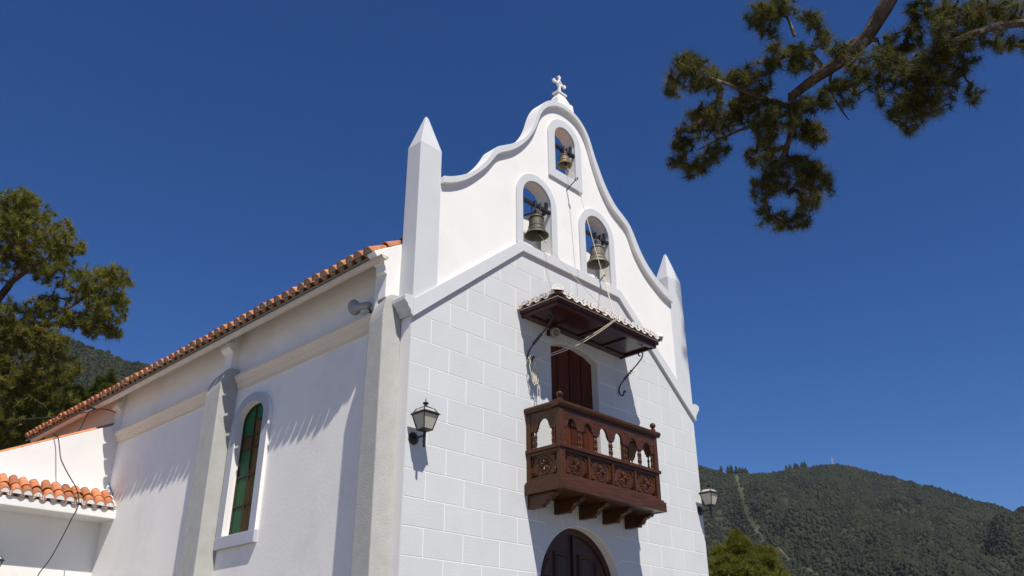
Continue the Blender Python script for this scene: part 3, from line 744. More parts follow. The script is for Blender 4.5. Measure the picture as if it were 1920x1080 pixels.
# roof: boards, loose tiles along the eave, the rest of the slopes as one corrugated sheet
roof = MB().prism([(-0.42, 7.60), (WD/2, rz(WD/2)-0.06), (WD+0.42, 7.60), (WD+0.42, 7.64), (WD/2, rz(WD/2)-0.02), (-0.42, 7.64)], 0.53, 15.05).build('roof', MORTAR, church)
def pipe(L, r0, r1, th, n, flip=False, plug=None, pitch=0.0):
    """half pipe along +x, mouth at x=0; flip makes the channel that lies below"""
    m = MB(); sgn = -1 if flip else 1; v = []
    for x, r in ((0, r0), (L, r1)):
        for rr in (r, r-th):
            for k in range(n+1):
                a = math.pi*k/n; v.append((x, rr*math.cos(a), sgn*rr*math.sin(a)))
    q = n+1; f = []
    for k in range(n):
        f += [(k, k+1, 2*q+k+1, 2*q+k), (q+k, 3*q+k, 3*q+k+1, q+k+1), (k, q+k, q+k+1, k+1), (2*q+k, 2*q+k+1, 3*q+k+1, 3*q+k)]
    f += [(0, 2*q, 3*q, q), (n, q+n, 3*q+n, 2*q+n)]
    m.add(v, f)
    if plug is not None:
        ro_ = r0-th*0.9; p = [(plug, ro_*math.cos(math.pi*k/n), sgn*ro_*math.sin(math.pi*k/n)) for k in range(n+1)]
        m.add(p+[(plug+0.03, y, z) for _, y, z in p], [tuple(range(n+1))]+[(k, k+1, n+2+k, n+1+k) for k in range(n)], 1)
    if pitch:
        tp = math.tan(pitch); m.v = [(x+z*tp*(1-min(x/L, 1)), y, z) for x, y, z in m.v]
    return m
TW = 0.226
cover = pipe(0.44, 0.098, 0.08, 0.016, 8, plug=0.012).mesh('roof_tile', [TERRA, MORTAR], True)
cover2 = pipe(0.44, 0.098, 0.08, 0.016, 8).mesh('roof_tile', [TERRA, MORTAR], True)
pan = pipe(0.40, 0.088, 0.08, 0.016, 8, flip=True, plug=0.0).mesh('pan_tile', [TERRAO, MORTAR], True)
sa = math.atan(S_)
def place_tile(me, name, parent, p, ry, rz_=0.0, jitter=True):
    o = link(name, me, parent); o.location = p
    j = (lambda s: rnd.gauss(0, s)) if jitter else (lambda s: 0)
    o.rotation_euler = (j(0.028), -ry+j(0.025), rz_+j(0.028)); return o
for k in range(64):
    y = 0.474+TW*k
    j = rnd.gauss(0, 0.008)
    place_tile(cover, 'roof_tile', roof, (-0.522+j, y+rnd.gauss(0, .006), 7.641+rnd.gauss(0, .004)), sa)
    place_tile(pan, 'pan_tile', roof, (-0.465+j*0.5, y+TW/2, 7.705), sa)
for c_ in range(1, 9):
    s = 0.37*c_; place_tile(cover2, 'roof_tile', roof, (-0.522+s*math.cos(sa), 0.474, 7.641+s*math.sin(sa)+0.004*c_), sa)
# corrugated remainder
NS = 12; ys = np.arange(0.474+TW*0.5, 15.0, TW/8)
def wave(y): return 0.075*np.abs(np.cos(np.pi*(y-0.474)/TW))-0.01
Vv = []; Ff = []
for side in (0, 1):
    b0 = len(Vv); rows = []
    for ri_ in range(NS+1):
        for lift in (0, 1):
            s = 0.36+(4.9-0.36)*ri_/NS
            x = -0.5+s*math.cos(sa); z = 7.668+s*math.sin(sa)+0.03*(1-lift)*(ri_ > 0)
            rows.append((x if side == 0 else WD-x, z))
    for x, z in rows:
        for y in ys: Vv.append((x, y, z+wave(y)))
    nY = len(ys)
    for a in range(len(rows)-1):
        for b in range(nY-1): Ff.append((b0+a*nY+b, b0+a*nY+b+1, b0+(a+1)*nY+b+1, b0+(a+1)*nY+b))
link('roof_slope_tiles', npmesh('roof_slope_tiles', np.array(Vv), np.array(Ff), TERRA), roof, kind='stuff')
rg = MB()
for k in range(36): rg.add(*(lambda q: (q.v, q.f))(pipe(0.44, 0.12, 0.10, 0.02, 6)))
MB().tube([(WD/2, 0.5, rz(WD/2)+0.02), (WD/2, 15, rz(WD/2)+0.02)], 0.12, 10).build('ridge', TERRA, roof)

# ---------------------------------------------------------------- stained window in the side wall
WY0, WY1, WZ0, WZS = 3.79, 4.655, 4.03, 5.98
wc = (WY0+WY1)/2
win = MB()
A = [(wc+0.62, 3.82)]+arcyz(wc, 5.90, 0.62, 0.53, 24)+[(wc-0.62, 3.82)]
B = [(wc+0.43, WZ0)]+arcyz(wc, WZS, 0.43, 0.285, 24)+[(wc-0.43, WZ0)]
n = len(A)
def stripx(m, A, B, x0, x1, mi0=0, mi1=0):
    n = len(A); v = [(x, p[0], p[1]) for x in (x0, x1) for P in (A, B) for p in P]; o = 2*n
    m.add(v, [(i, i+1, n+i+1, n+i) for i in range(n-1)]+[(o+i, o+n+i, o+n+i+1, o+i+1) for i in range(n-1)], mi0)
    m.add(v, [(i, o+i, o+i+1, i+1) for i in range(n-1)]+[(n+i, n+i+1, o+n+i+1, o+n+i) for i in range(n-1)]+[(0, n, o+n, o), (n-1, o+n-1, o+2*n-1, 2*n-1)], mi1)
    return m
GREYW = mat('window_surround_paint', (0.44, 0.45, 0.50), 0.85, 0.05, 3.0, 0.3, 40, spec=0.2)
window = stripx(MB(), A, B, -0.065, 0.004, 0, 1).build('window', [GREYW, WHITE], church, bevel=0.006)
MB().box(-0.070, 0.0, wc-0.626, wc+0.626, 3.815, 4.02).build('window_sill', GREYW, window, bevel=0.01)
# glazed recess: panes and bars sit just behind the plaster face of the surround
gx = 0.085
bars_y = [WY1, 4.285, 3.985, WY0]; bars_z = [4.03, 4.515, 5.01, 5.485, 5.715, 5.98, 6.27]
MB().prism([(p[0], p[1]) for p in [(wc+0.44, WZ0-0.01)]+arcyz(wc, WZS, 0.44, 0.29, 24)+[(wc-0.44, WZ0-0.01)]], 0.092, 0.10, 'x').build('pane_backing', DARK, window)
def wtop(y):
    k = (y-wc)/0.43; return WZS+0.285*math.sqrt(max(0, 1-k*k))
for ci in range(3):
    ya, yb = bars_y[ci+1], bars_y[ci]
    for ri_ in range(5 if ci != 1 else 6):
        z0 = bars_z[ri_]; z1 = bars_z[ri_+1] if (ri_ < 4 or (ci == 1 and ri_ < 5)) else None
        if z1 is None:
            top = [(y, wtop(y)) for y in np.linspace(yb, ya, 7)]
        else: top = [(yb, z1), (ya, z1)]
        green = (ci == 0 and ri_ != 3) or (ci == 1 and ri_ == 5) or (ci == 2 and ri_ != 1)
        poly = [(ya, z0), (yb, z0)]+[p for p in top if p[1] > z0+0.01]
        MB().prism(poly, gx-rnd.uniform(0, 0.002), gx+0.006, 'x').build('green_pane' if green else 'amber_pane', GREEN if green else AMBER, window)
fb = MB()
for y in bars_y[1:3]: fb.box(gx-0.02, gx+0.004, y-0.014, y+0.014, WZ0, wtop(y))
for z in bars_z[1:5]: fb.box(gx-0.017, gx+0.003, WY0, WY1, z-0.013, z+0.013)
fb.box(gx-0.017, gx+0.003, 3.985, 4.285, 5.967, 5.993)
A2 = [(wc+0.43, WZ0)]+arcyz(wc, WZS, 0.43, 0.285, 24)+[(wc-0.43, WZ0)]; B2 = [(wc+0.40, WZ0)]+arcyz(wc, WZS, 0.40, 0.255, 24)+[(wc-0.40, WZ0)]
stripx(fb, A2, B2, gx-0.022, gx+0.004); fb.box(gx-0.022, gx+0.004, WY0, WY1, WZ0, WZ0+0.03)
fb.build('window_bars', FRAME, window)

# ---------------------------------------------------------------- balcony
bal = MB().box(2.36, 5.02, -0.745, -0.002, 4.42, 4.46).build('balcony', WOODX, church)
XL, XR, YF = 2.41, 4.965, -0.715
def bx(name, a, m=WOODX, bev=0.006): return MB().box(*a).build(name, m, bal, bevel=bev)
bx('base_board', (XL-0.055, XR+0.055, YF-0.055, YF-0.005, 4.365, 4.525)); 
bx('base_board', (XL-0.055, XL-0.005, YF-0.005, -0.003, 4.365, 4.525)); bx('base_board', (XR+0.005, XR+0.055, YF-0.005, -0.003, 4.365, 4.525))
bx('base_moulding', (XL-0.03, XR+0.03, YF-0.03, YF+0.02, 4.526, 4.56)); bx('base_moulding', (XL-0.03, XL+0.02, YF+0.021, -0.003, 4.526, 4.56)); bx('base_moulding', (XR-0.02, XR+0.03, YF+0.021, -0.003, 4.526, 4.56))
bx('floor_underside', (XL-0.004, XR+0.004, YF-0.004, -0.003, 4.375, 4.419))
for (x, y) in ((XL, YF), (XR-0.105, YF), (XL, -0.09), (XR-0.105, -0.09)):
    bx('corner_post', (x, x+0.105, y, y+0.085, 4.561, 5.64), WOODZ)
bx('sill_rail', (XL-0.025, XR+0.025, YF-0.028, YF+0.09, 5.005, 5.06)); bx('sill_rail', (XL-0.025, XL+0.09, YF+0.091, -0.003, 5.005, 5.06)); bx('sill_rail', (XR-0.09, XR+0.025, YF+0.091, -0.003, 5.005, 5.06))
def rail(poly_axis):
    pass
hp = [(0.0, 5.642), (0.085, 5.642), (0.085, 5.66), (0.105, 5.675), (0.112, 5.70), (0.105, 5.725), (0.085, 5.74), (-0.05, 5.74), (-0.05, 5.642)]
MB().prism([(YF+0.06-a, z) for a, z in hp], XL-0.06, XR+0.06, 'x').build('handrail', WOODX, bal, bevel=0.004)
MB().prism([(XL+0.06-a, z) for a, z in hp], YF+0.111, -0.003, 'y').build('handrail', WOODX, bal, bevel=0.004)
MB().prism([(XR-0.06+a, z) for a, z in hp], YF+0.111, -0.003, 'y').build('handrail', WOODX, bal, bevel=0.004)
for x in (XL+0.05, XR-0.05):
    b = MB(); b.lathe([(0.048, 0), (0.048, 0.02), (0.038, 0.03), (0.038, 0.045), (0.016, 0.05), (0.016, 0.064)], (x, YF+0.03, 5.741), (0, 0, 1), 16)
    b.sphere((x, YF+0.03, 5.741+0.058+0.048), 0.052, 20, 12); b.build('ball_finial', WOODZ, bal, smooth=True)
# arcade boards with arched tops between baluster pairs
def arcade(name, length, n, depth, ends):
    z0, z1 = 5.335, 5.641; p = (length)/n; hole_w = p*0.62
    out = [(0, z1), (0, z0)]
    for k in range(n):
        cx = p*(k+0.5); hw = hole_w/2
        if ends and k == 0: pass
        out += [(cx-hw, z0), (cx-hw, z0+0.035), (cx-hw+0.022, z0+0.045)]
        out += [(cx-(hw-0.022)*math.cos(a), z0+0.045+0.125*math.sin(a)) for a in [math.pi*i/12 for i in range(1, 12)]]
        out += [(cx+hw-0.022, z0+0.045), (cx+hw, z0+0.035), (cx+hw, z0)]
    out += [(length, z0), (length, z1)]
    return out
fl = XR-XL-0.21
ab = MB().prism([(XL+0.105+a, z) for a, z in arcade('f', fl, 6, 0, 1)], YF+0.012, YF+0.048)
p = fl/6
def leafmark(m, c, u, v, nrm, s):
    """three small chip-carved petals standing proud"""
    c = Vector(c); u = Vector(u); v = Vector(v); nrm = Vector(nrm)
    for a in (90, 210, 330):
        d = u*math.cos(math.radians(a))+v*math.sin(math.radians(a)); e = d.cross(nrm)
        q = [c+d*0.1*s, c+d*0.5*s+e*0.16*s, c+d*s, c+d*0.5*s-e*0.16*s]
        m.add([x-nrm*0.002 for x in q]+[c+d*0.5*s+nrm*0.009], [(0, 1, 4), (1, 2, 4), (2, 3, 4), (3, 0, 4)])
for k in range(7):
    xk = XL+0.105+p*k; xk = min(max(xk, XL+0.135), XR-0.135)
    leafmark(ab, (xk, YF+0.012, 5.51), (1, 0, 0), (0, 0, -1), (0, -1, 0), 0.055)
ab.build('arcade_board', WOODX, bal)
sd = -0.09-(YF+0.085)
for xx, sg in ((XL+0.012, -1), (XR-0.048, 1)):
    m = MB(); zz = arcade('s', sd, 1, 0, 0)
    z0, z1 = 5.335, 5.641; cx = sd/2; hw = 0.115
    zz = [(0, z1), (0, z0), (cx-hw-0.02, z0), (cx-hw-0.02, z0+0.035), (cx-hw, z0+0.045)]+[(cx-hw*math.cos(a), z0+0.045+0.135*math.sin(a)) for a in [math.pi*i/12 for i in range(1, 12)]]+[(cx+hw, z0+0.045), (cx+hw+0.02, z0+0.035), (cx+hw+0.02, z0), (sd, z0), (sd, z1)]
    m.prism([(YF+0.085+a, z) for a, z in zz], xx, xx+0.036, 'x')
    for q in (0.08, sd-0.08): leafmark(m, (xx if sg < 0 else xx+0.036, YF+0.085+q, 5.52), (0, 1, 0), (0, 0, -1), (sg, 0, 0), 0.055)
    m.build('arcade_board', WOODX, bal)
bprof = [(0.024, 0), (0.024, 0.025), (0.014, 0.035), (0.026, 0.075), (0.028, 0.095), (0.014, 0.125), (0.024, 0.132), (0.024, 0.142), (0.014, 0.15), (0.028, 0.18), (0.026, 0.20), (0.013, 0.245), (0.024, 0.255), (0.024, 0.275)]
bal_me = MB().lathe([(r*0.78, h) for r, h in bprof], (0, 0, 0), (0, 0, 1), 12).mesh('baluster', WOODZ, True)
def balu(x, y): 
    o = link('baluster', bal_me, bal); o.location = (x, y, 5.060)
for k in range(7):
    xk = XL+0.105+p*k
    for dx in ((0.034,) if k == 0 else (-0.034,) if k == 6 else (-0.026, 0.026)): balu(xk+dx, YF+0.035)
for x in (XL+0.035, XR-0.035):
    for y in (YF+0.085+0.035, YF+0.085+0.098, -0.09-0.098, -0.09-0.035): balu(x, y)
# carved panels: rosette, ring and corner leaves, standing proud of a sunk board
def petal(m, c, d, e, nrm, r0, r1, wd, h):
    c = Vector(c); mid_ = (r0+r1)/2
    q = [c+d*r0, c+d*mid_+e*wd, c+d*r1, c+d*mid_-e*wd]
    m.add([x-nrm*0.002 for x in q]+[c+d*mid_+nrm*h], [(0, 1, 4), (1, 2, 4), (2, 3, 4), (3, 0, 4)])
def carved(c, u, nrm, wdt, hgt):
    c = Vector(c); u = Vector(u); nrm = Vector(nrm); v = Vector((0, 0, 1)); m = MB()
    P = lambda a, b, h: c+u*a+v*b+nrm*h
    hw, hh = wdt/2, hgt/2
    m.add([P(-hw, -hh, 0), P(hw, -hh, 0), P(hw, hh, 0), P(-hw, hh, 0), P(-hw, -hh, -.02), P(hw, -hh, -.02), P(hw, hh, -.02), P(-hw, hh, -.02)], [(0, 1, 2, 3), (7, 6, 5, 4), (0, 1, 5, 4), (1, 2, 6, 5), (2, 3, 7, 6), (3, 0, 4, 7)])
    s = min(hw, hh)
    for k in range(6):
        a = math.radians(90+60*k); d = u*math.cos(a)+v*math.sin(a); e = u*-math.sin(a)+v*math.cos(a)
        petal(m, c, d, e, nrm, 0.04*s, 0.66*s, 0.12*s, 0.030)
        a2 = a+math.radians(30); d2 = u*math.cos(a2)+v*math.sin(a2); e2 = u*-math.sin(a2)+v*math.cos(a2)
        petal(m, c, d2, e2, nrm, 0.34*s, 0.70*s, 0.085*s, 0.026)
    for k in range(16):                                             # ring of chip cuts
        a = 2*math.pi*k/16; d = u*math.cos(a)+v*math.sin(a); e = u*-math.sin(a)+v*math.cos(a)
        petal(m, c+d*0.84*s, e, d, nrm, -0.17*s, 0.17*s, 0.075*s, 0.026)
    for sx in (-1, 1):
        for sy in (-1, 1):
            k0 = c+u*sx*hw*0.93+v*sy*hh*0.93
            for a in (15, 45, 75):
                d = u*-sx*math.cos(math.radians(a))+v*-sy*math.sin(math.radians(a)); e = d.cross(nrm)
                petal(m, k0, d, e, nrm, 0.03*s, (0.80 if a != 45 else 0.50)*s, 0.10*s, 0.032)
    return m
zc = (4.561+5.004)/2; ph = 0.345; n4 = 4; pw = (fl-0.05*3)/4
bx('panel_backing', (XL+0.105, XR-0.105, YF+0.046, YF+0.06, 4.561, 5.004))
bx('panel_frame', (XL+0.105, XR-0.105, YF+0.006, YF+0.045, 4.561, zc-ph/2), WOODX, 0.004); bx('panel_frame', (XL+0.105, XR-0.105, YF+0.006, YF+0.045, zc+ph/2, 5.004), WOODX, 0.004)
for k in range(4):
    cx = XL+0.105+pw/2+(pw+0.05)*k
    carved((cx, YF+0.036, zc), (1, 0, 0), (0, -1, 0), pw-0.004, ph-0.004).build('carved_panel', WOODX, bal)
    if k < 3: bx('panel_stile', (cx+pw/2, cx+pw/2+0.05, YF+0.004, YF+0.045, zc-ph/2+0.001, zc+ph/2-0.001), WOODZ, 0.004)
for xx, sg in ((XL, -1), (XR, 1)):
    xa = (xx+0.006, xx+0.045) if sg < 0 else (xx-0.045, xx-0.006)
    bx('panel_frame', (*xa, YF+0.086, -0.091, 4.561, zc-ph/2-0.002), WOODX, 0.004); bx('panel_frame', (*xa, YF+0.086, -0.091, zc+ph/2+0.002, 5.004), WOODX, 0.004)
    carved((xx-sg*0.03, (YF+0.085-0.09)/2, zc), (0, 1, 0), (sg, 0, 0), sd-0.004, ph).build('carved_panel', WOODX, bal)
# corbels
cpf = [(-0.003, 4.364), (-0.003, 4.165), (-0.30, 4.165), (-0.30, 4.20), (-0.345, 4.205), (-0.375, 4.23), (-0.39, 4.265), (-0.42, 4.285), (-0.46, 4.29), (-0.475, 4.295), (-0.475, 4.315), (-0.50, 4.305), (-0.535, 4.31), (-0.555, 4.335), (-0.56, 4.364)]
for k in range(5):
    cx = XL+0.02+0.05+(XR-XL-0.14)*k/4
    MB().prism([(y, z) for y, z in cpf], cx-0.05, cx+0.05, 'x').build('corbel', WOODX, bal, bevel=0.006)

# ---------------------------------------------------------------- canopy over the balcony door
CX0, CX1, CY = 2.33, 5.045, -0.81
can = MB().prism([(-0.004, 7.50), (-0.004, 7.42), (CY, 7.42), (CY, 7.43)], CX0, CX1, 'x').build('canopy', SOFF, church)
def cb(name, a, m=SOFF, bev=0.005): return MB().box(*a).build(name, m, can, bevel=bev)
cb('soffit_board', (CX0+0.04, CX1-0.04, CY+0.04, -0.004, 7.345, 7.41))
for (z0, z1, o) in ((7.30, 7.362, 0.0), (7.3625, 7.419, 0.035)):
    cb('fascia_board', (CX0-o, CX1+o, CY-o, CY+0.045-o*0.5, z0, z1), CANW); cb('fascia_board', (CX0-o, CX0+0.045-o*.5, CY+0.046-o*.5, -0.003, z0, z1), CANW); cb('fascia_board', (CX1-0.045+o*.5, CX1+o, CY+0.046-o*.5, -0.003, z0, z1), CANW)
npan = 4; pwid = (CX1-CX0-0.09)/npan
for k in range(npan+1):
    xk = CX0+0.045+pwid*k
    if 0 < k < npan: cb('soffit_rib', (xk-0.025, xk+0.025, CY+0.046, -0.13, 7.318, 7.3448))
cb('soffit_rib', (CX0+0.046, CX1-0.046, -0.128, -0.004, 7.314, 7.3446)); cb('soffit_rib', (CX0+0.046, CX1-0.046, CY+0.046, CY+0.11, 7.314, 7.3446))
# tiles: axis up the slope, white mortar mouths
cs = math.radians(13)
ctile = pipe(0.94, 0.088, 0.070, 0.030, 8, plug=0.006, pitch=cs+0.12).mesh('roof_tile', [TERRAO, TMORT], True)
for pl_ in ctile.polygons:                      # the mouth rim is limewashed
    if abs(pl_.normal.x) > 0.7 and pl_.center.x < 0.1: pl_.material_index = 1
cpan = pipe(0.90, 0.080, 0.070, 0.030, 8, flip=True, pitch=cs+0.12).mesh('pan_tile', [TERRAO, TMORT], True)
for pl_ in cpan.polygons:
    if abs(pl_.normal.x) > 0.7 and pl_.center.x < 0.1: pl_.material_index = 1
ctile2 = pipe(0.30, 0.088, 0.080, 0.030, 8, plug=0.006, pitch=cs+0.12).mesh('roof_tile', [TERRAO, TMORT], True)
cpan2 = pipe(0.26, 0.080, 0.076, 0.030, 8, flip=True, pitch=cs+0.12).mesh('pan_tile', [TERRAO, TMORT], True)
for me_ in (ctile2, cpan2):
    for pl_ in me_.polygons:
        if abs(pl_.normal.x) > 0.7 and pl_.center.x < 0.1: pl_.material_index = 1
NT = 15; x_0, x_1 = 2.40, 5.02
for k in range(NT):
    x = x_0+(x_1-x_0)*k/(NT-1); sh = k < 3 or k > NT-4
    place_tile(ctile2 if sh else ctile, 'roof_tile', can, (x, -0.915+rnd.gauss(0, .006), 7.460), cs, math.pi/2)
    if k < NT-1: place_tile(cpan2 if sh else cpan, 'pan_tile', can, (x+(x_1-x_0)/(NT-1)/2, -0.905, 7.498), cs, math.pi/2)
for k in range(4):
    y = -0.75+0.195*k
    place_tile(ctile2, 'roof_tile', can, (2.225+rnd.gauss(0, .005), y, 7.460), cs, 0)
    place_tile(cpan2, 'pan_tile', can, (2.235, y+0.0975, 7.498), cs, 0)
    place_tile(ctile2, 'roof_tile', can, (5.145+rnd.gauss(0, .005), y, 7.460), cs, math.pi)
    place_tile(cpan2, 'pan_tile', can, (5.135, y+0.0975, 7.498), cs, math.pi)
hipm = pipe(0.75, 0.105, 0.085, 0.03, 8, plug=0.004, pitch=math.radians(17)).mesh('hip_tile', [TMORT, TMORT], True)
o = place_tile(hipm, 'hip_tile', can, (2.235, -0.905, 7.50), math.radians(10), math.radians(45)); o = place_tile(hipm, 'hip_tile', can, (5.135, -0.905, 7.48), math.radians(10), math.radians(135))
# bed of limewash mortar under the tile mouths
mb = MB(); mb.box(CX0-0.05, CX1+0.05, CY-0.05, CY-0.02, 7.4195, 7.432); mb.box(CX0-0.05, CX0-0.02, CY-0.0195, -0.004, 7.4195, 7.432); mb.box(CX1+0.02, CX1+0.05, CY-0.0195, -0.004, 7.4195, 7.432)
mb.build('mortar_bed', TMORT, can, bevel=0.008)
mbk = MB(); mbk.prism([(-0.004, 7.56), (-0.004, 7.44), (CY+0.05, 7.44)], CX0+0.06, CX1-0.06, 'x'); mbk.build('tile_bedding', MORTAR, can)

# scrolled iron brackets of the canopy
def bracket(x):
    pts = []
    for k in range(13):                        # lower scroll at the wall
        a = math.radians(-250+ 230*k/12+0); r = 0.022+0.036*k/12
        pts.append((-0.085-0*r+math.cos(a)*r*-1, 6.585+math.sin(a)*r))
    pts = [(-0.115, 6.60), (-0.10, 6.618), (-0.078, 6.612), (-0.072, 6.585), (-0.085, 6.558), (-0.112, 6.548), (-0.14, 6.556)]
    low = [(-0.10, 6.60), (-0.085, 6.607), (-0.07, 6.596), (-0.068, 6.575), (-0.085, 6.552), (-0.06, 6.54)]
    path = [(-0.155, 6.575), (-0.165, 6.60), (-0.15, 6.62), (-0.125, 6.615), (-0.115, 6.585), (-0.125, 6.55), (-0.10, 6.535), (-0.06, 6.545), (-0.03, 6.58), (-0.018, 6.64), (-0.03, 6.70), (-0.07, 6.765),
            (-0.15, 6.835), (-0.26, 6.91), (-0.37, 6.985), (-0.48, 7.06), (-0.56, 7.125), (-0.60, 7.19), (-0.595, 7.245), (-0.555, 7.275), (-0.515, 7.262), (-0.50, 7.225), (-0.515, 7.19), (-0.545, 7.19)]
    P = resample(path, 90)
    m = MB().tube([(x, y, z) for y, z in P], 0.0125, 8)
    for k in range(5):                         # collar rings half way
        t = 0.42+0.035*k; i = int(t*89); y, z = P[i]; y2, z2 = P[i+1]; d = Vector((0, y2-y, z2-z)).normalized()
        m.lathe([(0.012, -0.008), (0.030, -0.006), (0.034, 0), (0.030, 0.006), (0.012, 0.008)], (x, y, z), d, 10)
    m.tube([(x, -0.02, 6.66), (x, 0.004, 6.66)], 0.014, 6); m.tube([(x, -0.585, 7.26), (x, -0.585, 7.32)], 0.012, 6)
    return m.build('iron_bracket', IRON, church, smooth=True)
bracket(2.46); bracket(4.905)

# ================================================================== THINGS ON THE WALLS
def wall_lamp(loc, label):
    t = thing('wall_lamp', label, 'lamp', loc, 'wall lanterns')
    MB().lathe([(0.088, 0.0), (0.088, -0.010), (0.070, -0.022), (0.05, -0.03), (0.02, -0.034)], (0, 0, 0), (0, 1, 0), 24).build('backplate', IRON, t, smooth=True)
    m = MB(); m.tube([(0, -0.02, -0.005), (0, -0.235, 0.0)], 0.017, 8); m.build('arm', IRON, t)
    MB().tube([(0, -0.235, -0.165), (0, -0.235, -0.15), (0, -0.235, 0.06)], [0.012, 0.02, 0.02], 8).build('upright', IRON, t)
    yc = -0.235; z0, z1, z2 = 0.065, 0.29, 0.375
    lo, hi, ev, rt = 0.072, 0.128, 0.150, 0.085
    f = MB()
    def sq(h, z): return [(-h, yc-h, z), (h, yc-h, z), (h, yc+h, z), (-h, yc+h, z)]
    def fr(h0, za, h1, zb): f.add(sq(h0, za)+sq(h1, zb), [(0, 1, 2, 3), (4, 5, 6, 7), (0, 1, 5, 4), (1, 2, 6, 5), (2, 3, 7, 6), (3, 0, 4, 7)])
    fr(0.03, z0-0.012, 0.06, z0); fr(lo+0.006, z0, lo+0.008, z0+0.016)
    fr(hi+0.004, z1-0.012, hi+0.01, z1); fr(ev, z1, ev-0.005, z1+0.012); fr(ev-0.006, z1+0.012, ev-0.032, z1+0.034)
    fr(rt, z2-0.01, rt-0.02, z2+0.012); fr(rt-0.02, z2+0.012, 0.03, z2+0.032)
    for (sx, sy) in ((-1, -1), (1, -1), (1, 1), (-1, 1)):
        f.tube([(sx*lo, yc+sy*lo, z0), (sx*hi, yc+sy*hi, z1)], 0.0085, 5); f.tube([(sx*(ev-0.035), yc+sy*(ev-0.035), z1+0.034), (sx*rt, yc+sy*rt, z2)], 0.0075, 5)
    f.build('lantern_frame', IRON, t)
    c_ = MB().lathe([(0.03, z2+0.03), (0.022, z2+0.045), (0.02, z2+0.06), (0.04, z2+0.066), (0.042, z2+0.082), (0.03, z2+0.09), (0.012, z2+0.095), (0.006, z2+0.11), (0.010, z2+0.125), (0.004, z2+0.135), (0.002, z2+0.16)], (0, yc, 0), (0, 0, 1), 14)
    c_.build('chimney_finial', IRON, t, smooth=True)
    for ang in range(4):
        ca, sa_ = math.cos(ang*math.pi/2), math.sin(ang*math.pi/2)
        rot = lambda x, y: (x*ca-y*sa_, yc+x*sa_+y*ca)
        for (h0, za, h1, zb) in ((lo, z0+0.016, hi, z1-0.012), (ev-0.036, z1+0.034, rt+0.001, z2-0.008)):
            pts = [(-h0+0.004, -h0+0.003, za), (h0-0.004, -h0+0.003, za), (h1-0.004, -h1+0.003, zb), (-h1+0.004, -h1+0.003, zb)]
            v = [(*rot(x, y), z) for x, y, z in pts]+[(*rot(x, y+0.004), z) for x, y, z in pts]
            MB().add(v, [(0, 1, 2, 3), (7, 6, 5, 4), (0, 1, 5, 4), (1, 2, 6, 5), (2, 3, 7, 6), (3, 0, 4, 7)]).build('glass_pane', MILK, t)
    return t
L1 = wall_lamp((0.134, -0.009, 4.81), 'black lantern with milky glass on the block wall left of the balcony')
dup_tree(L1, 'black lantern on the right edge of the block wall, against the mountain', (7.268, -0.009, 4.80))
dup_tree(L1, 'black lantern under the tiled ledge of the low white annex', (-1.93, 10.05, 3.68))

# loudspeaker horn
t = thing('loudspeaker', 'grey horn loudspeaker fixed on the side wall beside the corner buttress', 'loudspeaker', (-0.17, 0.76, 6.90))
ax = Vector((-0.02, 0.46, 0.08)).normalized()
LS = 0.82
prof = [(0.02, 0.0), (0.055, 0.0), (0.062, 0.02), (0.062, 0.10), (0.066, 0.105), (0.07, 0.13), (0.066, 0.15), (0.066, 0.17)]
MB().lathe([(a*LS, b*LS) for a, b in prof], (0, 0.05, 0.10), ax, 24).build('driver', HORN, t, smooth=True)
flare = [(0.064, 0.17), (0.066, 0.22), (0.072, 0.28), (0.084, 0.34), (0.104, 0.39), (0.128, 0.43), (0.148, 0.455), (0.155, 0.465), (0.150, 0.462), (0.126, 0.425), (0.10, 0.38), (0.08, 0.335), (0.068, 0.28), (0.058, 0.2), (0.03, 0.19)]
MB().lathe([(a*LS, b*LS) for a, b in flare], (0, 0.05, 0.10), ax, 28, cap=False).build('horn', HORN, t, smooth=True)
m = MB(); m.box(0.02, 0.17, 0.05, 0.09, -0.02, -0.008); m.tube([(0.0, 0.09, 0.07), (0.005, 0.05, 0.02), (0.05, 0.05, -0.01)], 0.01, 6); m.tube([(0.03, 0.12, 0.06), (0.06, 0.10, 0.0), (0.06, 0.07, -0.015)], 0.006, 6)
m.build('mounting_arm', IRON, t)

# round sounder on the wall under the canopy
t = thing('siren', 'round grey siren on the wall under the canopy beside the balcony door', 'siren', (3.02, -0.01, 7.22))
d = Vector((-0.35, -0.85, -0.38)).normalized()
MB().box(-0.06, -0.01, -0.06, 0.006, -0.05, 0.05).build('mount', IRON, t)
MB().lathe([(0.05, -0.06), (0.082, -0.04), (0.088, 0.0), (0.088, 0.05), (0.08, 0.07)], (0.02, -0.10, 0.0), d, 24).build('housing', HORND, t, smooth=True)
m = MB(); c0 = Vector((0.02, -0.10, 0.0))+d*0.071; u = d.orthogonal().normalized(); v = d.cross(u)
for k in range(8):
    a = math.pi*k/4; e = u*math.cos(a)+v*math.sin(a); q = u*-math.sin(a)+v*math.cos(a)
    m.add([c0+e*0.02-q*0.004, c0+e*0.055-q*0.010, c0+e*0.055+q*0.010, c0+e*0.02+q*0.004]+[c0+d*0.004+x for x in (e*0.02-q*0.004, e*0.055-q*0.010, e*0.055+q*0.010, e*0.02+q*0.004)], [(0, 1, 2, 3), (4, 5, 6, 7), (0, 1, 5, 4), (1, 2, 6, 5), (2, 3, 7, 6), (3, 0, 4, 7)])
m.build('grille', DARK, t)

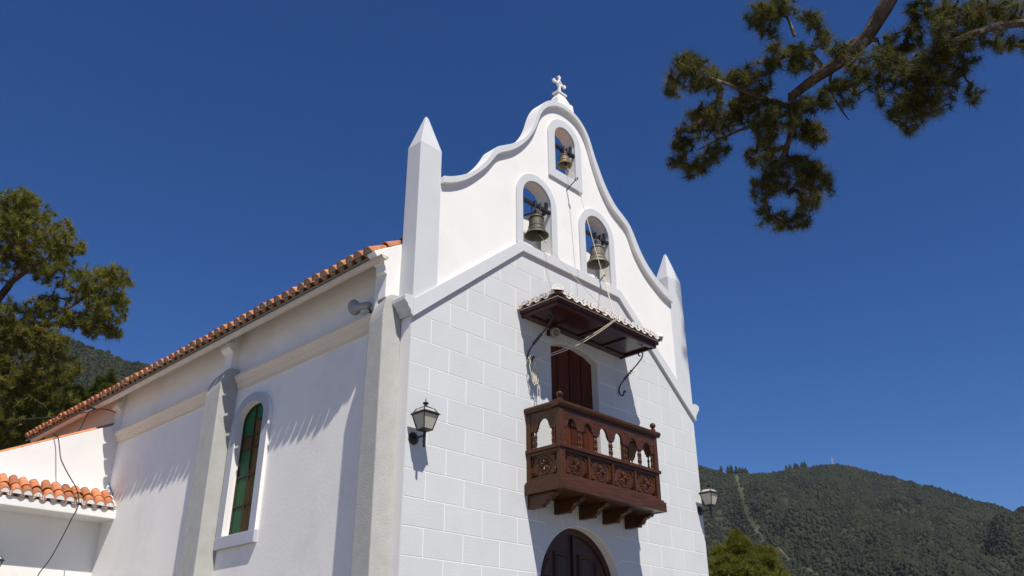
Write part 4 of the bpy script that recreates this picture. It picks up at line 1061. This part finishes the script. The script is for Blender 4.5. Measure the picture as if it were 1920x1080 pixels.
# bell ropes
def sag(a, b, n, s):
    a, b = Vector(a), Vector(b)
    return [a.lerp(b, k/n)-Vector((0, 0, s*4*(k/n)*(1-k/n))) for k in range(n+1)]
conv = Vector((3.655, -0.935, 7.40)); knot = Vector((2.455, -0.085, 6.575))
eL = Vector((2.7665, -0.055, 9.055)); eR = Vector((4.475, -0.065, 9.11)); eT = Vector((3.60, -0.04, 10.92))
ringT = Vector((3.607, -0.27, 10.525)); ringR = Vector((4.43, -0.19, 8.78))
def rope(pts, label, extra=None):
    m = MB().tube(pts, 0.0055, 6)
    if extra is not None: m.sphere(extra, 0.02, 10, 8)
    o = m.build('bell_rope', ROPE, None, smooth=True); o['label'] = label; o['category'] = 'rope'; o['group'] = 'bell ropes'
rope(sag(eL, conv, 16, 0.05)+sag(conv, knot+Vector((0.02, -0.02, 0.02)), 14, 0.10)[1:], 'cream rope from the dark lower left bell down to the canopy edge and bracket', eL.lerp(conv, 0.09))
rope([eT, eT.lerp(ringT, 0.5)-Vector((0, 0, .01)), ringT]+sag(ringT, conv+Vector((0.02, -0.01, 0)), 16, 0.03)[1:]+sag(conv+Vector((0.02, -0.01, 0)), knot+Vector((0.0, -0.03, -0.01)), 14, 0.125)[1:], 'cream rope from the small top bell through the upper iron ring to the canopy')
rope([eR, ringR]+sag(ringR, conv+Vector((0.04, 0.0, 0.0)), 12, 0.02)[1:]+sag(conv+Vector((0.03, -0.005, -0.01)), knot+Vector((0.03, 0.0, 0.0)), 14, 0.112)[1:], 'cream rope from the lower right bell past the small iron hook to the canopy')
t = thing('rope_bundle', 'coiled cream rope ends knotted on the left iron bracket', 'rope', knot)
m = MB()
for k in range(5):
    r = 0.032+0.003*k; a0_ = rnd.uniform(0, 6)
    m.tube([(0.0+r*math.cos(a0_+2*math.pi*j/12), 0.02*math.sin(k)+0.02*math.sin(j*0.9+k), 0.03*(k-2)*0.5+r*0.8*math.sin(a0_+2*math.pi*j/12)) for j in range(13)], 0.007, 6)
for k in range(4):
    m.tube([(-0.02+0.012*k, -0.02, 0.02), (0.05+0.006*k, -0.045, -0.02-0.004*k), (0.07, -0.03, -0.05)], 0.007, 6)
m.build('knot', ROPE, t, smooth=True)
for k, (dx, ln) in enumerate(((0.0, 0.36), (0.022, 0.40), (0.045, 0.38), (0.07, 0.37))):
    w_ = 0.022+0.006*rnd.random(); y = -0.03-0.008*k
    pts = [(0.06, y, -0.04), (0.06+dx-0.03-w_, y, -0.04-ln*0.45), (0.05+dx-0.03-w_*0.8, y, -0.04-ln*0.85), (0.05+dx-0.03, y, -0.04-ln), (0.05+dx-0.03+w_*0.8, y, -0.04-ln*0.85), (0.06+dx-0.03+w_*0.6, y, -0.04-ln*0.45), (0.065, y, -0.04)]
    MB().tube(smooth3(pts, 4), 0.007, 6).build('rope_loop', ROPE, t, smooth=True)
for k, (dx, ln) in enumerate(((0.10, 0.44), (0.125, 0.62), (0.07, 0.55))):
    MB().tube([(0.07, -0.03, -0.03), (0.07+dx*0.6, -0.035, -0.12), (0.05+dx, -0.03, -0.04-ln*0.6), (0.055+dx, -0.03, -0.04-ln)], 0.007, 6).build('rope_end', ROPE, t, smooth=True)
MB().tube([(-0.02, -0.02, -0.02), (-0.05, -0.02, -0.12), (-0.03, -0.025, -0.22), (-0.01, -0.025, -0.28)], 0.007, 6).build('rope_end', ROPE, t, smooth=True)

# ================================================================== ANNEX
annex = thing('annex', 'low white annex with a sloping top and a short tiled ledge', 'building')
YA = 10.065
wallp = [(-7.5, 0), (-0.005, 0), (-0.005, 7.13), (-7.5, 3.49+0.0)]
ztop = lambda x: 7.145+0.485*x
wallp = [(-6.0, 0), (0.05, 0), (0.05, ztop(0)), (-6.0, ztop(-6.0))]
aw = MB().prism(wallp, YA, YA+0.25).build('front_wall', WHITE, annex, bevel=0.01)
MB().box(-6.0, -5.75, YA+0.251, 14.5, 0, ztop(-6.0)).build('end_wall', WHITE, annex)
ar_ = MB().prism([(-6.05, ztop(-6.05)-0.02), (-0.01, ztop(0)-0.04), (-0.01, ztop(0)+0.0), (-6.05, ztop(-6.05)+0.02)], YA+0.252, 14.6).build('annex_roof', MORTAR, annex)
asl = math.atan(0.485)
at_m = pipe(0.46, 0.085, 0.07, 0.015, 7).mesh('roof_tile', [TERRA, MORTAR], True)
for k in range(15):
    s = 0.42*k
    x = -5.95+s*math.cos(asl)
    if x > -0.3: break
    place_tile(at_m, 'roof_tile', ar_, (x, YA+0.15, ztop(x)-0.088+rnd.uniform(-0.018, 0.022)), asl)
v = []; fc = []
yy = np.arange(YA+0.26, 14.5, 0.03); 
for x in (-6.05, -0.02):
    for y in yy: v.append((x, y, ztop(x)+0.0+0.07*abs(math.cos(math.pi*(y-YA-0.14)/0.21))))
nY = len(yy); fc = [(b, b+1, nY+b+1, nY+b) for b in range(nY-1)]
link('annex_slope_tiles', npmesh('annex_slope_tiles', np.array(v), np.array(fc), TERRA), ar_, kind='stuff')
# ledge
ledge = MB().box(-6.0, 0.05, 9.42, YA+0.02, 4.945, 5.13).build('ledge', WHITE, annex, bevel=0.012)
MB().prism([(9.50, 5.131), (YA-0.003, 5.131), (YA-0.003, 5.50), (9.85, 5.40)], -6.0, -0.009, 'x').build('ledge_bedding', WHITE, annex)
ls = math.radians(36)
lt = pipe(0.34, 0.098, 0.082, 0.014, 9, plug=0.012, pitch=ls).mesh('ledge_tile', [TERRA, TMORT], True)
lt2 = pipe(0.34, 0.098, 0.082, 0.014, 9).mesh('ledge_tile', [TERRA, TMORT], True)
lp_ = pipe(0.34, 0.085, 0.08, 0.014, 8, flip=True, plug=0.012, pitch=ls).mesh('pan_tile', [TERRAO, TMORT], True)
for k in range(27):
    x = -0.15-0.2*k
    place_tile(lt, 'ledge_tile', ledge, (x+rnd.gauss(0, .006), 9.37+rnd.gauss(0, .01), 5.165), ls, math.pi/2)
    place_tile(lt2, 'ledge_tile', ledge, (x+rnd.gauss(0, .006), 9.37+0.235*math.cos(ls), 5.165+0.235*math.sin(ls)+0.025), ls+rnd.gauss(0, .03), math.pi/2)
    place_tile(lp_, 'pan_tile', ledge, (x-0.1, 9.385, 5.21), ls, math.pi/2)
# limewash fillets where the tiles meet the walls
MB().prism([(9.78, 5.44), (YA-0.003, 5.44), (YA-0.003, 5.66), (9.93, 5.60)], -6.0, -0.009, 'x').build('mortar_fillet', WHITE, annex, bevel=0.02)
MB().prism([(9.45, 5.14), (9.78, 5.42), (YA-0.004, 5.66), (YA-0.004, 5.80), (9.72, 5.48), (9.42, 5.22)], -0.055, -0.0085, 'x').build('mortar_fillet', WHITE, annex, bevel=0.02)

# cables
m = MB()
a = at(-120, 786, 20.0); b = Vector((-0.45, 10.35, 7.38))
m.tube(sag(a, b, 14, 0.10), 0.010, 6)
o = m.build('power_cable', CABLE); o['label'] = 'black overhead cable strung from the left to the eave of the tiled roof'; o['category'] = 'cable'
m = MB()
m.tube(smooth3([(-0.13, 10.15, 7.36), (-0.30, 10.2, 7.40), (-0.47, 10.4, 7.42), (-0.55, 10.6, 7.36), (-0.60, 10.62, 7.15), (-0.66, 10.6, 6.95), (-0.78, 10.55, 6.82), (-1.0, 10.5, 6.72), (-1.25, 10.25, 6.63), (-1.32, 10.05, 6.60), (-1.27, 9.93, 6.52), (-1.22, 9.85, 6.30), (-1.16, 9.78, 6.05), (-1.03, 9.6, 5.75), (-0.89, 9.38, 5.45), (-0.83, 9.27, 5.22), (-0.82, 9.25, 5.05), (-0.855, 9.33, 4.85), (-0.90, 9.5, 4.5), (-0.965, 9.7, 4.1), (-1.05, 9.86, 3.85), (-1.07, 9.9, 3.75)], 5), 0.011, 6)
for k in range(5):
    m.tube([(-1.07, 9.9, 3.76), (-1.10+0.025*k, 9.88, 3.70), (-1.11+0.03*k, 9.9, 3.58), (-1.09+0.02*k, 9.92, 3.50)], 0.006, 5)
m.tube([(-0.50, 10.42, 7.42), (-0.56, 10.5, 7.47), (-0.62, 10.55, 7.42)], 0.03, 6)
o = m.build('hanging_cable', CABLE, smooth=True); o['label'] = 'black cable looping from the eave over the annex wall and its tiled ledge'; o['category'] = 'cable'

# ================================================================== TREES
def pine(name, label, trunk, trunk_r, limbs, blobs, needle, per, width, base_cols, dens, seed, twig_r=0.012, up=0.35, group=None):
    """trunk and limbs: polylines (N,3) with radii; blobs: (centre, radii(3 camera-free world axes), n tufts)"""
    g = np.random.default_rng(seed)
    t = thing(name, label, 'tree', tuple(trunk[0]), group); o0 = np.array(trunk[0], float)
    m = MB()
    def wob(P, R, k=1):
        P = np.array(P, float); d = np.r_[0, np.cumsum(np.linalg.norm(np.diff(P, axis=0), axis=1))]; n = max(6, int(d[-1]/0.35))
        n = min(n, 40); s = np.linspace(0, d[-1], n)
        Q = np.stack([np.interp(s, d, P[:, i]) for i in range(3)], -1); rr = np.interp(s, d, R)
        for _ in range(2): Q[1:-1] = .25*Q[:-2]+.5*Q[1:-1]+.25*Q[2:]
        Q[1:-1] += g.normal(0, 1, (n-2, 3))*rr[1:-1, None]*0.18*k
        return Q, rr*(1+g.normal(0, .06, n))
    nodes = []
    Q, rr = wob(trunk, trunk_r, 0.5); MB().tube(Q-o0, rr, 12).build('trunk', BARK, t, smooth=True)
    nodes += list(Q[len(Q)//3:])
    for P, Rr in limbs:
        Q, rr = wob(P, Rr); MB().tube(Q-o0, rr, 9).build('limb', BARK, t, smooth=True); nodes += list(Q[1:])
    pts = []
    for c, r, n in blobs:
        q = g.normal(0, 1, (n, 3)); q /= np.linalg.norm(q, axis=1)[:, None]; q *= g.uniform(0.0, 1, (n, 1))**0.36
        pts.append(np.array(c)+q*np.array(r))
    pts = np.concatenate(pts); N = len(pts)
    nodes = np.array(nodes); nn = len(nodes)
    allp = np.concatenate([nodes, pts]); par = np.full(N, -1)
    d2 = np.linalg.norm(pts[:, None]-nodes[None], axis=2); best = d2.min(1); par[:] = d2.argmin(1); done = np.zeros(N, bool); cost = best.copy()
    order = []
    for _ in range(N):
        i = np.where(done, 1e9, cost).argmin(); done[i] = True; order.append(i)
        dd = np.linalg.norm(pts-pts[i], axis=1)*1.08
        b = (dd < cost) & ~done; cost[b] = dd[b]; par[b] = nn+i
    cnt = np.ones(N)
    for i in reversed(order):
        if par[i] >= nn: cnt[par[i]-nn] += cnt[i]
    tw = MB(); dirs = np.zeros((N, 3))
    for i in range(N):
        a = allp[par[i]]; b = pts[i]; d = b-a; L = np.linalg.norm(d)+1e-6
        if L > 0.02:
            mid_ = a+d*0.5+g.normal(0, 0.10, 3)*L; r1 = twig_r*(0.6+0.28*cnt[i]**0.5)
            tw.tube([a-o0, mid_-o0, b-o0], [r1, r1*0.85, twig_r*0.6], 4)
        dirs[i] = d/L
    tw.build('twigs', TWIG, t)
    # needles
    M_ = N*per
    ax = dirs*0.5+np.array([0, 0, up])+g.normal(0, 0.35, (N, 3)); ax /= np.linalg.norm(ax, axis=1)[:, None]
    ax = np.repeat(ax, per, 0)
    q = g.normal(0, 1, (M_, 3)); q /= np.linalg.norm(q, axis=1)[:, None]
    dv = q+ax*0.75; dv /= np.linalg.norm(dv, axis=1)[:, None]
    sc = np.repeat(g.uniform(0.75, 1.15, N), per)
    Ln = needle*g.uniform(0.65, 1.1, M_)*sc
    base = np.repeat(pts, per, 0)-ax*np.repeat(g.uniform(0, 1, (N, 1)), per, 0)*0.02-ax*(g.uniform(0, 1, (M_, 1))*needle*0.55)
    side = np.cross(dv, g.normal(0, 1, (M_, 3))); side /= np.linalg.norm(side, axis=1)[:, None]
    w_ = width*g.uniform(0.7, 1.3, (M_, 1))
    tip = base+dv*Ln[:, None]-np.array([0, 0, 1])*(Ln[:, None]**2)*0.25
    V = np.stack([base-side*w_, base+side*w_, tip], 1).reshape(-1, 3)-o0
    F = np.arange(M_*3).reshape(-1, 3)
    k = np.repeat(g.uniform(0, 1, N), per)+g.normal(0, .12, M_); k = np.clip(k, 0, 1)[:, None]
    c0, c1 = np.array(base_cols[0]), np.array(base_cols[1]); col = c0+(c1-c0)*k
    br = g.uniform(0, 1, N) < 0.025; col[np.repeat(br, per)] = np.array([0.13, 0.075, 0.03])
    link('foliage', npmesh('foliage', V, F, NEEDLE, np.repeat(col, 3, 0)), t)
    return t

# 1. the pine whose limb hangs into the picture from the upper right
D0 = 12.0
pm = D0/FPX
def B(u, v, rx, ry, n, t=D0, dt=0.5): return (at(u, v, t), (rx*pm*0.9, rx*pm*0.9, ry*pm*1.0), n)
tr = [(7.2, -11.2, 0), (7.1, -11.1, 4), (6.8, -10.8, 8), (6.9, -10.7, 12), (6.7, -10.6, 16), (6.6, -10.5, 20)]
lim = [([(6.8, -10.7, 11.5), tuple(at(1760, -140, 12.6)), tuple(at(1700, -60, 12.3)), tuple(at(1668, 0, 12.1)), tuple(at(1655, 50, 12.0)), tuple(at(1615, 95, 12.0)), tuple(at(1560, 125, 12.0)), tuple(at(1510, 155, 12.0)), tuple(at(1485, 180, 12.0))], [0.138, 0.117, 0.107, 0.101, 0.096, 0.085, 0.077, 0.064, 0.053]),
       ([tuple(at(1485, 175, 12.0)), tuple(at(1478, 205, 11.9)), tuple(at(1490, 240, 11.9)), tuple(at(1485, 290, 11.8)), tuple(at(1455, 305, 11.8)), tuple(at(1440, 340, 11.8))], [0.053, 0.046, 0.037, 0.032, 0.027, 0.019]),
       ([tuple(at(1478, 200, 12.0)), tuple(at(1430, 178, 11.8)), tuple(at(1390, 170, 11.7)), tuple(at(1360, 160, 11.6)), tuple(at(1330, 145, 11.5))], [0.037, 0.032, 0.027, 0.022, 0.013]),
       ([tuple(at(1475, 215, 12.0)), tuple(at(1430, 225, 12.2)), tuple(at(1370, 250, 12.3)), tuple(at(1310, 280, 12.4))], [0.032, 0.024, 0.019, 0.010]),
       ([tuple(at(1570, 118, 12.0)), tuple(at(1575, 80, 12.0)), tuple(at(1610, 72, 12.1)), tuple(at(1645, 75, 12.0))], [0.037, 0.040, 0.037, 0.032]),
       ([tuple(at(1545, 130, 12.0)), tuple(at(1520, 90, 12.3)), tuple(at(1490, 68, 12.4)), tuple(at(1460, 90, 12.4)), tuple(at(1440, 125, 12.3))], [0.037, 0.029, 0.027, 0.022, 0.013]),
       ([tuple(at(1490, 68, 12.4)), tuple(at(1478, 45, 12.5)), tuple(at(1488, 38, 12.5)), tuple(at(1460, 20, 12.5))], [0.027, 0.022, 0.019, 0.010]),
       ([(6.85, -10.7, 10.8), tuple(at(2050, 30, 12.3)), tuple(at(1920, 45, 11.6)), tuple(at(1860, 40, 11.5)), tuple(at(1800, 50, 11.5)), tuple(at(1785, 85, 11.5)), tuple(at(1740, 100, 11.6)), tuple(at(1700, 130, 11.7)), tuple(at(1650, 140, 11.8))], [0.085, 0.058, 0.046, 0.043, 0.037, 0.032, 0.027, 0.022, 0.013]),
       ([tuple(at(1740, 100, 11.6)), tuple(at(1710, 170, 11.7)), tuple(at(1715, 220, 11.8))], [0.024, 0.019, 0.010]),
       ([tuple(at(1560, 128, 12.0)), tuple(at(1548, 165, 11.9)), tuple(at(1570, 195, 11.9)), tuple(at(1592, 225, 11.8))], [0.022, 0.016, 0.012, 0.008]),
       ([(6.8, -10.7, 13.5), (6.0, -9.6, 18.0), (5.0, -8.6, 20.6), (4.5, -8.1, 21.8)], [0.080, 0.053, 0.032, 0.016])]
bl = []
for (u, v, rx, ry) in [(1300, 140, 52, 30), (1262, 165, 20, 18), (1340, 155, 22, 18), (1290, 118, 30, 14), (1425, 25, 28, 28), (1470, 15, 34, 18), (1522, 42, 24, 18), (1440, 62, 22, 12),
                       (1450, 105, 26, 20), (1500, 112, 30, 30), (1545, 75, 20, 18), (1415, 150, 38, 24), (1380, 140, 28, 20), (1330, 228, 60, 34), (1285, 262, 30, 24), (1400, 205, 46, 30), (1305, 310, 36, 22), (1345, 285, 24, 20), (1270, 300, 20, 14),
                       (1450, 235, 40, 48), (1425, 290, 34, 20), (1505, 200, 26, 30), (1528, 250, 22, 30), (1590, 198, 14, 12), (1500, 245, 26, 26), (1480, 325, 50, 36), (1530, 335, 32, 38), (1435, 350, 30, 30), (1462, 412, 44, 16), (1515, 375, 28, 24), (1425, 390, 18, 10), (1502, 412, 20, 14),
                       (1640, 120, 42, 30), (1600, 140, 26, 20), (1572, 160, 20, 16), (1545, 185, 18, 22), (1615, 165, 20, 14), (1575, 95, 18, 12), (1690, 160, 50, 44), (1680, 100, 44, 38), (1750, 130, 50, 40), (1720, 200, 44, 38), (1706, 245, 18, 14), (1760, 175, 34, 26), (1825, 178, 14, 26), (1690, 215, 26, 20),
                       (1740, 50, 50, 36), (1800, 70, 56, 40), (1860, 35, 56, 28), (1810, 20, 56, 24), (1898, 78, 16, 16), (1865, 85, 20, 14), (1780, 110, 44, 34), (1720, 15, 24, 18), (1900, 15, 30, 20), (1960, 60, 40, 40)]:
    n = max(8, int(rx*ry*math.pi/560*(6.0 if u > 1600 else 9))); bl.append(B(u, v, rx*1.0, ry*1.0, n, D0+rnd.uniform(-.4, .4)))
for zz_ in (9.75, 9.2, 8.5, 7.9): bl.append(((7.40-0.087*34, -0.235*34, zz_+0.368*34), (0.2, 0.2, 0.22), 12))
for c_ in [(6.5, -10.5, 19), (7.4, -11.5, 18), (8.4, -10.8, 15), (7.6, -12.6, 16), (9.2, -11.6, 13)]: bl.append((c_, (1.4, 1.4, 0.9), 50))
pine('pine_tree', 'tall pine whose gnarled limb hangs into the blue sky upper right', tr, [.42, .38, .33, .28, .2, .08], lim, bl, 0.165, 56, 0.0026, ((0.040, 0.048, 0.014), (0.18, 0.168, 0.034)), 1, 5, 0.012, 0.15)

# 2. the big pine on the left behind the annex
D1 = 30.0; pm1 = D1/FPX
def at1(u, v, d=0): return tuple(at(u, v, D1+d))
base1 = at(-75, 980, D1); base1[2] = 0
tr1 = [tuple(base1), tuple(at(-72, 900, D1)), tuple(at(-60, 760, D1)), tuple(at(-40, 600, D1)), tuple(at(-20, 480, D1)), tuple(at(10, 390, D1))]
lim1 = [([at1(-50, 680), at1(0, 540), at1(40, 515, -.3), at1(80, 490, -.5), at1(115, 465, -.6)], [0.096, 0.072, 0.054, 0.036, 0.018]),
        ([at1(-40, 600), at1(10, 555), at1(60, 470, .3), at1(75, 430, .4)], [0.084, 0.060, 0.036, 0.018]),
        ([at1(-55, 720), at1(20, 640, -.5), at1(70, 605, -.8), at1(120, 585, -.8), at1(150, 565, -.8), at1(185, 535, -.8), at1(215, 520, -.8)], [0.108, 0.078, 0.060, 0.051, 0.042, 0.030, 0.015]),
        ([at1(120, 585, -.8), at1(150, 590, -.9), at1(185, 580, -.9), at1(205, 560, -.9)], [0.036, 0.030, 0.024, 0.012]),
        ([at1(-60, 800), at1(10, 720, -1), at1(60, 680, -1.2), at1(100, 670, -1.3)], [0.096, 0.060, 0.036, 0.018]),
        ([at1(-65, 860), at1(10, 805, -1), at1(60, 790, -1.2), at1(110, 770, -1.2)], [0.084, 0.048, 0.030, 0.018]),
        ([at1(-60, 800), at1(20, 760, 1.2), at1(90, 740, 1.6), at1(140, 760, 1.8)], [0.084, 0.048, 0.030, 0.018])]
bl1 = []
for (u, v, rx, ry, n) in [(42, 372, 24, 16, 30), (-15, 385, 30, 24, 40), (40, 395, 40, 30, 60), (85, 432, 48, 32, 90), (25, 450, 44, 36, 80), (125, 465, 26, 30, 45), (60, 490, 40, 22, 50), (95, 510, 36, 24, 50), (-10, 420, 40, 44, 60), (-20, 500, 40, 40, 50),
                          (188, 528, 44, 26, 75), (216, 515, 24, 18, 30), (168, 555, 32, 20, 35), (200, 585, 30, 26, 45), (208, 618, 18, 18, 22), (222, 560, 16, 18, 18), (150, 600, 28, 22, 35), (178, 615, 22, 16, 20),
                          (55, 590, 52, 26, 80), (100, 570, 24, 18, 25), (10, 640, 46, 40, 80), (75, 640, 44, 30, 75), (105, 690, 36, 34, 70), (30, 715, 52, 40, 100), (90, 740, 44, 32, 80), (40, 780, 54, 32, 100), (10, 830, 54, 34, 90), (70, 815, 40, 24, 60), (112, 770, 34, 32, 60), (140, 748, 22, 26, 40), (-40, 700, 60, 60, 80), (-60, 600, 50, 50, 60), (-110, 560, 60, 60, 60), (-130, 700, 70, 70, 70), (-50, 800, 60, 50, 70)]:
    for dd in (-0.8, 0.8): bl1.append((at(u, v, D1+dd+rnd.uniform(-.5, .5)), (rx*pm1*1.12, rx*pm1*1.12, ry*pm1*0.85), int(n*0.95)))
pine('pine_tree', 'large sunlit pine rising behind the annex at the left edge', tr1, [.40, .38, .34, .26, .18, .06], lim1, bl1, 0.23, 44, 0.008, ((0.115, 0.14, 0.022), (0.28, 0.265, 0.042)), 1, 8, 0.016, 0.55)

# 3. young conifers showing over the tiled roof and beside the facade
def conifer(u, vtop, vbase, t, label, wide, n, seed, cols, group=None):
    p = at(u, vtop, t); x, y, zt = p; zb = at(u, vbase, t)[2]
    H = zt-zb; tr_ = [(x, y, 0), (x, y, zb), (x+0.1, y, (zb+zt)/2), (x, y, zt-0.1)]
    bl_ = []; g2 = random.Random(seed)
    lays = 13
    for k in range(lays):
        f = k/(lays-1); r = wide*(1-f)**0.8+0.12; z = zb+H*(0.02+0.95*f)
        for j in range(max(1, int(9*(1-f))+3)):
            a = g2.uniform(0, 6.28); d = r*g2.uniform(0.35, 0.85) if k < lays-1 else 0
            bl_.append(((x+d*math.cos(a), y+d*math.sin(a), z+g2.uniform(-.2, .2)), (r*0.5+.04, r*0.5+.04, H/lays*1.15), max(5, int(n/lays/(3.4*(1-f)+1)))))
    lm = [([(x, y, zb+H*f), (x+wide*(1-f)*.7*math.cos(6*f*9), y+wide*(1-f)*.7*math.sin(6*f*9), zb+H*f+.3)], [.06, .02]) for f in (0.05, .2, .35, .5, .65)]
    return pine('conifer_tree', label, tr_, [.25, .2, .12, .03], lm, bl_, 0.22, 50, 0.012, cols, 1, seed, 0.014, 0.9, group)
GC = ((0.10, 0.125, 0.016), (0.22, 0.21, 0.03))
conifer(1382, 1012, 1180, 24, 'bright green young conifer at the foot of the mountain beside the facade', 1.7, 2600, 21, GC)
conifer(208, 700, 800, 46, 'pointed green conifer standing just above the tiled roof', 1.15, 500, 22, ((0.05, 0.075, 0.012), (0.12, 0.13, 0.02)))
conifer(137, 732, 800, 45, 'small rounded conifer left of the pointed one above the roof', 0.7, 260, 23, ((0.05, 0.07, 0.012), (0.11, 0.12, 0.02)))
conifer(166, 738, 800, 47, 'low bushy conifer between two others above the roof', 0.9, 260, 24, ((0.045, 0.07, 0.014), (0.10, 0.115, 0.02)))
conifer(1440, 1068, 1180, 26, 'conifer tip just right of the bright young conifer', 0.8, 500, 25, GC)
